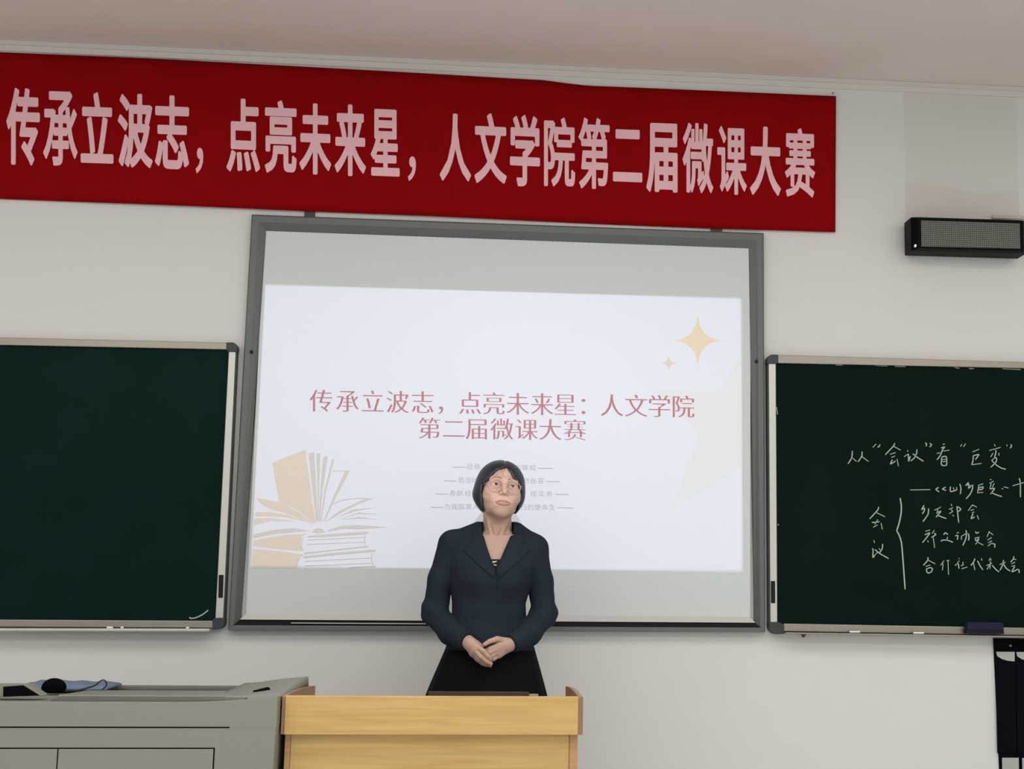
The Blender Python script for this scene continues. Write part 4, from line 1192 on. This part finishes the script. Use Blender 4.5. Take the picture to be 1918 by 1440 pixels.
for s_ in (-1, 1):      # eyelids
    up = [(0.0165, -0.0755, 0.0015), (0.023, -0.0808, 0.0074), (0.034, -0.0805, 0.0084), (0.0460, -0.0715, 0.0024)]
    dn = [(0.0165, -0.0755, 0.0005), (0.024, -0.0790, -0.0056), (0.036, -0.0775, -0.0060), (0.0460, -0.0715, 0.0008)]
    for c_, r_ in ((up, 0.0030), (dn, 0.0026)):
        for a, b in zip(c_[:-1], c_[1:]):
            hC((s_ * a[0], a[1], a[2]), (s_ * b[0], b[1], b[2]), r_, r_, 0.003)
def face_y(x, z):
    """local y of the front of the face at local (x, z)"""
    ys = np.linspace(-0.125, -0.02, 160)
    p = HC + (HR @ np.stack([np.full(160, x), ys, np.full(160, z)])).T
    ii = [np.clip(np.searchsorted(B.ax[k], p[:, k]), 1, len(B.ax[k]) - 1) for k in range(3)]
    vv = B.v[ii[0], ii[1], ii[2]]
    n_ = np.nonzero(vv < 0)[0]
    return float(ys[n_[0]]) if len(n_) else -0.06
def on_face(pts, out): return [(x, face_y(x, z) - out, z) for x, z in pts]
UL = on_face([(-0.0255, -0.0705), (-0.0170, -0.0678), (-0.0075, -0.0648), (0.0, -0.0658), (0.0075, -0.0648), (0.0170, -0.0678), (0.0255, -0.0705)], -0.0005)
LL = on_face([(-0.0235, -0.0722), (-0.0150, -0.0757), (-0.0060, -0.0776), (0.0060, -0.0776), (0.0150, -0.0757), (0.0235, -0.0722)], -0.0002)
GAPL = on_face([(-0.0185, -0.0712), (-0.0090, -0.0708), (0.0090, -0.0708), (0.0185, -0.0712)], 0.0012)
for q, rr in ((UL, (0.0018, 0.0028, 0.0032, 0.0029, 0.0032, 0.0028, 0.0018)), (LL, (0.0020, 0.0034, 0.0040, 0.0040, 0.0034, 0.0020))):
    for k_ in range(len(q) - 1): hC(q[k_], q[k_ + 1], rr[k_], rr[k_ + 1], 0.0025)
for a, b in zip(GAPL[:-1], GAPL[1:]): hC(a, b, 0.0019, 0.0019, 0.0010, True)
BROWS = {s_: on_face([(s_ * 0.012, 0.0205), (s_ * 0.021, 0.0255), (s_ * 0.032, 0.0275), (s_ * 0.041, 0.0255), (s_ * 0.049, 0.0205)], 0.0004) for s_ in (-1, 1)}
FRINGE = [on_face(q, 0.0022) for q in ([(-0.004, 0.072), (-0.014, 0.055), (-0.020, 0.036)], [(0.001, 0.071), (-0.008, 0.052), (-0.010, 0.033)], [(-0.012, 0.066), (-0.026, 0.048), (-0.034, 0.032)], [(0.022, 0.062), (0.030, 0.045), (0.033, 0.030)], [(0.026, 0.058), (0.038, 0.040), (0.042, 0.026)])]
for s_ in (-1, 1):      # ears
    B.ellipsoid(H(s_ * 0.0735, 0.012, -0.008), (0.009, 0.018, 0.031), HR, 0.006)

# hands folded in front: each hand is its own field so that the fingers of one do not melt into the other
def hand(palm, fingers, wrist):
    f = Field(fx, fy, fz[(fz > zh0 - 0.03) & (fz < zh1 + 0.03)])
    for a, b, ra, rb_ in palm: f.capsule(hp(*a), hp(*b), ra, rb_, 0.010)
    for fg in fingers:
        pts = [(hp(*p), r) for p, r in fg]
        g_ = Field(f.ax[0], f.ax[1], f.ax[2]); g_.chain(pts, 0.002)
        h_ = np.clip(0.5 + 0.5 * (f.v - g_.v) / 0.0035, 0, 1); f.v = f.v + (g_.v - f.v) * h_ - 0.0035 * h_ * (1 - h_)
    f.capsule(hp(*wrist[0]), hp(*wrist[1]), 0.024, 0.022, 0.012)
    return f
# hand at the viewer's left lies over the other one, fingers pointing down to the right
right_hand = hand(
    [((881, 1203, 0.172), (893, 1211, 0.186), 0.017, 0.0125), ((881, 1206, 0.172), (890, 1217, 0.186), 0.017, 0.0125), ((880, 1208, 0.168), (887, 1222, 0.178), 0.016, 0.012), ((879, 1209, 0.164), (885, 1225, 0.168), 0.015, 0.011)],
    [[((893, 1210, 0.186), 0.0098), ((906, 1220, 0.200), 0.0090), ((914, 1229, 0.199), 0.0084), ((918, 1234, 0.194), 0.0074)],
     [((889, 1217, 0.186), 0.0098), ((901, 1230, 0.196), 0.0092), ((912, 1239, 0.193), 0.0086), ((919, 1243, 0.187), 0.0075)],
     [((887, 1221, 0.178), 0.0094), ((898, 1234, 0.184), 0.0088), ((910, 1242, 0.180), 0.0082), ((918, 1246, 0.174), 0.0072)],
     [((885, 1225, 0.168), 0.0084), ((895, 1236, 0.170), 0.0078), ((904, 1242.5, 0.166), 0.0072), ((911, 1246, 0.161), 0.0064)],
     [((882, 1203, 0.170), 0.0115), ((893, 1205, 0.166), 0.0105), ((902, 1211, 0.160), 0.0090)]],
    ((872, 1199, 0.150), (881, 1205, 0.170)))
left_hand = hand(
    [((950, 1205, 0.148), (934, 1208, 0.160), 0.017, 0.0135), ((950, 1208, 0.148), (932, 1214, 0.162), 0.017, 0.0135), ((949, 1212, 0.146), (932, 1221, 0.160), 0.016, 0.0130), ((948, 1215, 0.144), (935, 1227, 0.156), 0.015, 0.0115)],
    [[((934, 1208, 0.162), 0.0098), ((918, 1215, 0.172), 0.0092), ((906, 1222, 0.164), 0.0085), ((899, 1225, 0.150), 0.0075)],
     [((932, 1214, 0.164), 0.0100), ((917, 1222, 0.174), 0.0094), ((906, 1229, 0.165), 0.0086), ((899, 1232, 0.150), 0.0076)],
     [((932, 1221, 0.162), 0.0096), ((919, 1229, 0.170), 0.0090), ((909, 1234, 0.160), 0.0083), ((902, 1236, 0.148), 0.0074)],
     [((935, 1227, 0.156), 0.0086), ((924, 1234, 0.164), 0.0080), ((915, 1238.5, 0.156), 0.0074), ((908, 1240, 0.146), 0.0066)],
     [((946, 1200, 0.152), 0.0120), ((931, 1196.5, 0.170), 0.0105), ((917, 1201, 0.180), 0.0090), ((908, 1206.5, 0.183), 0.0075)]],
    ((962, 1206, 0.132), (949, 1208, 0.148)))
m_ = (fz > zh0 - 0.03) & (fz < zh1 + 0.03)
k_ = np.nonzero(m_)[0]
for hf in (right_hand, left_hand):
    sub = B.v[:, :, k_[0]:k_[-1] + 1]; np.minimum(sub, hf.v, out=sub)
del right_hand, left_hand

lipcaps = [(H(*a), H(*b), 0.0043) for a, b in zip(UL[:-1], UL[1:])] + [(H(*a), H(*b), 0.0050) for a, b in zip(LL[:-1], LL[1:])]
def face_regions(c):
    mi = np.zeros(len(c), np.int32)
    near = np.linalg.norm(c - H(0, -0.088, -0.07), axis=1) < 0.045
    q = c[near]; hit = np.zeros(len(q), bool)
    for a, b, r in lipcaps:
        ba = b - a; t = np.clip(((q - a) @ ba) / (ba @ ba), 0, 1)
        hit |= np.linalg.norm(q - a - t[:, None] * ba, axis=1) < r
    mi[np.nonzero(near)[0][hit]] = 1
    return mi
person = B.build('person', [M['skin'], M['lip']], None, face_regions)
tag(person, 'person in a black suit and round glasses with bobbed hair, hands folded, looking up', 'person')
del B

# eyes and brows
GAZE = HR @ np.array([0.06, -0.97, 0.10]); GAZE /= np.linalg.norm(GAZE)
for s_ in (-1, 1):
    c_ = H(s_ * 0.0312, -0.0685, 0.0012); R_ = 0.0125
    a1 = np.cross(GAZE, [0, 0, 1.0]); a1 /= np.linalg.norm(a1); a2 = np.cross(a1, GAZE)
    vs, fs, mi = [], [], []
    nr, ns = 36, 32
    for i in range(nr + 1):
        th = math.pi * i / nr
        for j in range(ns):
            ph = 2 * math.pi * j / ns
            vs.append(c_ + R_ * (GAZE * math.cos(th) + math.sin(th) * (a1 * math.cos(ph) + a2 * math.sin(ph))))
    for i in range(nr):
        for j in range(ns):
            fs.append((i * ns + j, (i + 1) * ns + j, (i + 1) * ns + (j + 1) % ns, i * ns + (j + 1) % ns)); mi.append(1 if i < 6 else 0)
    mesh_obj('eye', vs, fs, [M['eye_white'], M['iris']], person, True, mi)
    br_ = smooth_path([H(*q) for q in BROWS[s_]], 6)
    MB().tube(br_, [0.0006 + 0.0010 * math.sin(math.pi * (0.2 + 0.8 * i / (len(br_) - 1))) for i in range(len(br_))], 8).build('eyebrow', M['brow'], person, True)

# hair: a bob parted near the middle
YH = HC[1]
hx = axis((HC[0] - 0.125, HC[0] + 0.125, 0.0019)); hy = axis((HC[1] - 0.14, HC[1] + 0.15, 0.0022)); hz = axis((HC[2] - 0.13, HC[2] + 0.15, 0.0020))
HF = Field(hx, hy, hz)
HF.ellipsoid(H(0, 0.014, 0.026), (0.093, 0.106, 0.098), HR)
HF.ellipsoid(H(-0.002, 0.020, -0.030), (0.0985, 0.090, 0.085), HR, 0.03)
HF.ellipsoid(H(0.0, 0.030, -0.060), (0.082, 0.075, 0.060), HR, 0.03)
openpoly = outline([(944, 876.5), (933, 880), (922.5, 889.5), (914, 900.5), (904.5, 908.5), (902.5, 922), (904.5, 938), (906, 950), (906.5, 990), (967.5, 990), (968.5, 957), (973, 940), (975.8, 924), (973.2, 912), (966, 903.5), (960, 896), (955.5, 884), (950, 878)], YH - 0.06)
def cut_face(X, Y, Z):
    xx, zz = np.broadcast_arrays(X[:, 0, :], Z[:, 0, :]) if X.ndim == 3 else (X, Z)
    d = poly_sd(xx.astype(float), zz.astype(float), openpoly)[:, None, :]
    px, py, pz = X - HC[0], Y - HC[1], Z - HC[2]
    ly = px * HR[0, 1] + py * HR[1, 1] + pz * HR[2, 1]
    return np.maximum(d, ly - 0.012)
big = np.array([0.2, 0.2, 0.2])
HF.op(cut_face, HC - big, HC + big, 0.010, True)
bot = outline([(860, 915), (882, 922), (887, 936), (892.5, 946), (899, 954.5), (907, 961), (967, 961), (973, 954), (979.5, 944), (984, 934), (986, 922), (1010, 915), (1010, 1040), (860, 1040)], YH)
def cut_bottom(X, Y, Z):
    xx, zz = np.broadcast_arrays(X[:, 0, :], Z[:, 0, :])
    return poly_sd(xx.astype(float), zz.astype(float), bot)[:, None, :] + 0 * Y
HF.op(cut_bottom, HC - big, HC + big, 0.006, True)
# fine locks running down from the parting
Xg, Yg, Zg = hx[:, None, None] - HC[0], hy[None, :, None] - HC[1], hz[None, None, :] - HC[2]
lx_ = Xg * HR[0, 0] + Yg * HR[1, 0] + Zg * HR[2, 0]; ly_ = Xg * HR[0, 1] + Yg * HR[1, 1] + Zg * HR[2, 1]; lz_ = Xg * HR[0, 2] + Yg * HR[1, 2] + Zg * HR[2, 2]
phi = np.arctan2(lx_, -(ly_ - 0.01))
HF.v += (0.0004 * np.sin(62 * phi + 7 * lz_ * 14) + 0.0003 * np.sin(97 * phi - 60 * lz_) + 0.0030 * np.exp(-((lx_ - 0.004) / 0.005) ** 2) * (lz_ > 0.05) * (ly_ < 0.06)).astype(np.float32)
HF.build('hair', M['hair'], person, None, 1)
for q in FRINGE:
    pp = smooth_path([H(*p) for p in q], 5)
    MB().tube(pp, [0.0008 * (1 - 0.7 * i / (len(pp) - 1)) for i in range(len(pp))], 6).build('fringe_strand', M['hair'], person, True)

# glasses
rim_c = {}
gm = MB()
for s_ in (-1, 1):
    cpt = (s_ * 0.0335, -0.0965, -0.0085)
    ringpts = []
    for i in range(40):
        t = 2 * math.pi * i / 40
        dx_, dz_ = 0.0262 * math.cos(t), 0.0228 * math.sin(t)
        ringpts.append(H(cpt[0] + dx_, cpt[1] + 0.10 * max(0, s_ * dx_), cpt[2] + dz_))
    rim_c[s_] = ringpts
gm.tube(rim_c[-1], 0.0012, 8, closed=True)
glasses = gm.build('glasses', M['rim'], person, True)
MB().tube(rim_c[1], 0.0012, 8, closed=True).build('rim', M['rim'], glasses, True)
for s_ in (-1, 1):
    vs = rim_c[s_] + [sum(rim_c[s_]) / 40 + HR @ np.array([0, -0.0008, 0])]
    mesh_obj('lens', vs, [(i, (i + 1) % 40, 40) for i in range(40)], M['lens'], glasses, True)
    MB().tube(smooth_path([H(s_ * 0.0595, -0.093, -0.001), H(s_ * 0.0655, -0.086, 0.001), H(s_ * 0.074, -0.04, 0.003), H(s_ * 0.077, 0.01, 0.002)], 5), 0.0011, 8).build('temple', M['rim'], glasses, True)
MB().tube(smooth_path([H(-0.0085, -0.097, -0.003), H(0, -0.0985, 0.000), H(0.0085, -0.097, -0.003)], 5), 0.0010, 8).build('bridge', M['rim'], glasses, True)

# jacket
jx = axis((-0.33, 0.35, 0.0035)); jy = axis((-0.79, -0.40, 0.0035)); jz = axis((ZS(1262), ZS(955), 0.0035))
J = Field(jx, jy, jz)
J.stack(JT)
J.capsule(hp(853, 1021), hp(996, 1029), 0.046, 0.046, 0.03)
J.capsule(hp(896, 995, -0.01), hp(850, 1018), 0.036, 0.045, 0.02)
J.capsule(hp(968, 997, -0.01), hp(1002, 1027), 0.036, 0.045, 0.02)
J.capsule(hp(900, 994, -0.045), hp(964, 994, -0.045), 0.034, 0.034, 0.02)
J.capsule(hp(898, 1078, 0.075), hp(896, 1082, 0.075), 0.05, 0.05, 0.04)
J.capsule(hp(948, 1080, 0.075), hp(948, 1084, 0.075), 0.05, 0.05, 0.04)
S = Field(jx, jy, jz)
for A_, rr in ((ARM_L, (0.050, 0.046, 0.047, 0.044, 0.036)), (ARM_R, (0.050, 0.046, 0.047, 0.044, 0.036))):
    p = [hp(*q) for q in A_]
    S.chain(list(zip(p, rr)), 0.02)
# crumpled cloth at the elbows
S.v += (0.0022 * np.sin(jz[None, None, :] * 105 + jx[:, None, None] * 55) * np.exp(-((jz[None, None, :] - ZS(1145)) / 0.06) ** 2) * (np.abs(jx[:, None, None]) > 0.14)).astype(np.float32)
kz = np.interp(jz, [ZS(1110), ZS(1060)], [0.003, 0.02])[None, None, :]
h_ = np.clip(0.5 + 0.5 * (J.v - S.v) / kz, 0, 1); J.v = (J.v + (S.v - J.v) * h_ - kz * h_ * (1 - h_)).astype(np.float32)
del S
# cuffs cut square across the wrists
for A_ in (ARM_L, ARM_R):
    a, b = hp(*A_[3]), hp(*A_[4]); n_ = (b - a) / np.linalg.norm(b - a); e_ = b + n_ * 0.004
    def fn(X, Y, Z, e_=e_, n_=n_):
        d = (X - e_[0]) * n_[0] + (Y - e_[1]) * n_[1] + (Z - e_[2]) * n_[2]
        return np.maximum(-d, np.sqrt((X - e_[0]) ** 2 + (Y - e_[1]) ** 2 + (Z - e_[2]) ** 2) - 0.07)
    # only the sleeve end is trimmed, not the jacket front behind it
    def fn2(X, Y, Z, fn=fn): return np.maximum(fn(X, Y, Z), Y - (YP - 0.128))
    J.op(fn2, e_ - 0.08, e_ + 0.08, 0.0, True)
Jfull = J.v.copy()
# neck opening
nk = outline([(902, 940), (903, 985), (905, 1000), (912, 1024), (921, 1050), (928, 1068), (936, 1050), (948, 1022), (960, 996), (964, 985), (964, 940)], YP - 0.09)
JX, JZ = np.meshgrid(jx, jz, indexing='ij')
nksd = poly_sd(JX, JZ, nk)[:, None, :]
front = (jy - (YP + 0.02))[None, :, None]
J.v = np.maximum(J.v, -np.maximum(nksd, front)).astype(np.float32)
nb = hp(932, 1000, -0.012)
ngap = (np.sqrt((jx[:, None, None] - nb[0]) ** 2 + (jy[None, :, None] - nb[1]) ** 2) - 0.058 + 0 * jz[None, None, :])
J.v = np.maximum(J.v, -np.maximum(ngap, -(jz - ZS(1016))[None, None, :])).astype(np.float32)
# closing edge of the front below the opening
edge = outline([(928, 1066), (930.5, 1066), (934, 1260), (930, 1260)], YP - 0.11)
esd = poly_sd(JX, JZ, edge)[:, None, :]
J.v = np.where((esd < 0) & (jy < YP)[None, :, None], J.v + 0.0022, J.v).astype(np.float32)
jacket = J.build('jacket', M['suit'], person, None, 1)
def on_jacket(name, pts, th, Yref=YP - 0.10):
    f = Field(jx, jy, jz)
    sd_ = poly_sd(JX, JZ, outline(pts, Yref))[:, None, :]
    f.v = np.maximum(np.maximum(Jfull - th, -(Jfull + 0.004)), np.maximum(sd_, (jy - (YP - 0.01))[None, :, None])).astype(np.float32)
    return f.build(name, M['suit'], jacket, None, 1)
on_jacket('lapel', [(904, 1004), (884, 1012), (879, 1022), (866, 1030), (894, 1056), (925, 1084), (929, 1068), (920, 1052), (911, 1026)], 0.0042)
on_jacket('lapel', [(961, 1000), (978, 1010), (983, 1021), (995, 1030), (968, 1056), (934, 1084), (929, 1068), (938, 1052), (949, 1025)], 0.0042)
on_jacket('collar', [(903, 978), (897, 985), (884, 1003), (880, 1018), (889, 1015), (904, 1008)], 0.0058)
on_jacket('collar', [(963, 978), (971, 985), (980, 1002), (983, 1017), (976, 1014), (962, 1004)], 0.0058)

# black top showing in the opening, with a small white print
U = Field(axis((-0.06, 0.10, 0.003)), axis((-0.72, -0.50, 0.003)), axis((ZS(1100), ZS(1040), 0.003)))
U.stack(BT, grow=0.0075, zlo=ZS(1098), zhi=ZS(1047.6))
under = U.build('undershirt', M['under'], person, None, 1)
def chest_y(p):
    T = np.array(sorted(BT)); z = p[2]
    cx, rx, rf = (np.interp(z, T[:, 0], T[:, i]) for i in (1, 3, 4))
    return YP - (rf + 0.0075) * max(0.05, 1 - abs((p[0] - cx) / rx) ** 2.3) ** (1 / 2.3)
def print_mark(pts):
    vs = []
    for x, y in pts:
        q = hp(x, y, 0.09); vs.append((q[0], chest_y(q) - 0.0025, q[2]))
    n = len(vs); vs += [(v[0], v[1] + 0.004, v[2]) for v in vs]
    mesh_obj('white_print', vs, [tuple(range(n)), tuple(range(2 * n - 1, n - 1, -1))] + [(i, i + n, (i + 1) % n + n, (i + 1) % n) for i in range(n)], M['print'], under)
print_mark([(922.5, 1051), (931.5, 1050.5), (928, 1053), (922, 1054)])
print_mark([(924, 1055.5), (927, 1057.5), (931, 1057.5), (929, 1059.3), (925.5, 1058.5)])

# flared skirt
vs, fs = [], []
SK = [(1150, 917, 62, 0.09), (1185, 917, 70, 0.105), (1200, 919, 79, 0.112), (1225, 917, 87, 0.12), (1260, 914.5, 99, 0.128), (1302, 911, 113, 0.145), (1360, 908, 128, 0.165), (1440, 905, 142, 0.185), (1500, 903, 150, 0.195)]
ns = 120
for py, cpx, hw, dp in SK:
    a, b = XS(cpx - hw, py), XS(cpx + hw, py); z = ZS(py)
    t_ = np.clip((py - 1180) / 320, 0, 1)
    for j in range(ns):
        th = 2 * math.pi * j / ns
        rpl = 1 + 0.055 * t_ * math.sin(11 * th) + 0.02 * t_ * math.sin(23 * th + 1)
        vs.append(((a + b) / 2 + (b - a) / 2 * math.cos(th) * rpl, YP + dp * math.sin(th) * rpl, z))
for i in range(len(SK) - 1):
    for j in range(ns):
        fs.append((i * ns + j, i * ns + (j + 1) % ns, (i + 1) * ns + (j + 1) % ns, (i + 1) * ns + j))
fs = [f[::-1] for f in fs]
so = mesh_obj('skirt', vs, fs, M['skirt'], person, True)
sd = so.modifiers.new('thickness', 'SOLIDIFY'); sd.thickness = 0.004; sd.offset = -1
ss = so.modifiers.new('smooth', 'SUBSURF'); ss.levels = 1; ss.render_levels = 1

# plain low shoes
for sx_ in (-0.072, 0.072):
    cx_ = JT[-1][1] + sx_
    f = Field(axis((cx_ - 0.07, cx_ + 0.09, 0.004)), axis((YP - 0.22, YP + 0.09, 0.004)), axis((ZP - 0.01, ZP + 0.12, 0.004)))
    f.chain([((cx_, YP + 0.02, ZP + 0.040), 0.044), ((cx_ + sx_ * 0.07, YP - 0.05, ZP + 0.036), 0.043), ((cx_ + sx_ * 0.15, YP - 0.135, ZP + 0.026), 0.037)], 0.02)
    f.v = np.maximum(f.v, np.maximum(f.ax[2][None, None, :] - (ZP + 0.062) - 0.14 * np.maximum(0, f.ax[1][None, :, None] - YP), ZP + 0.0005 - f.ax[2][None, None, :]) + 0 * f.v).astype(np.float32)
    f.build('shoe', M['shoe'], person, None, 1)
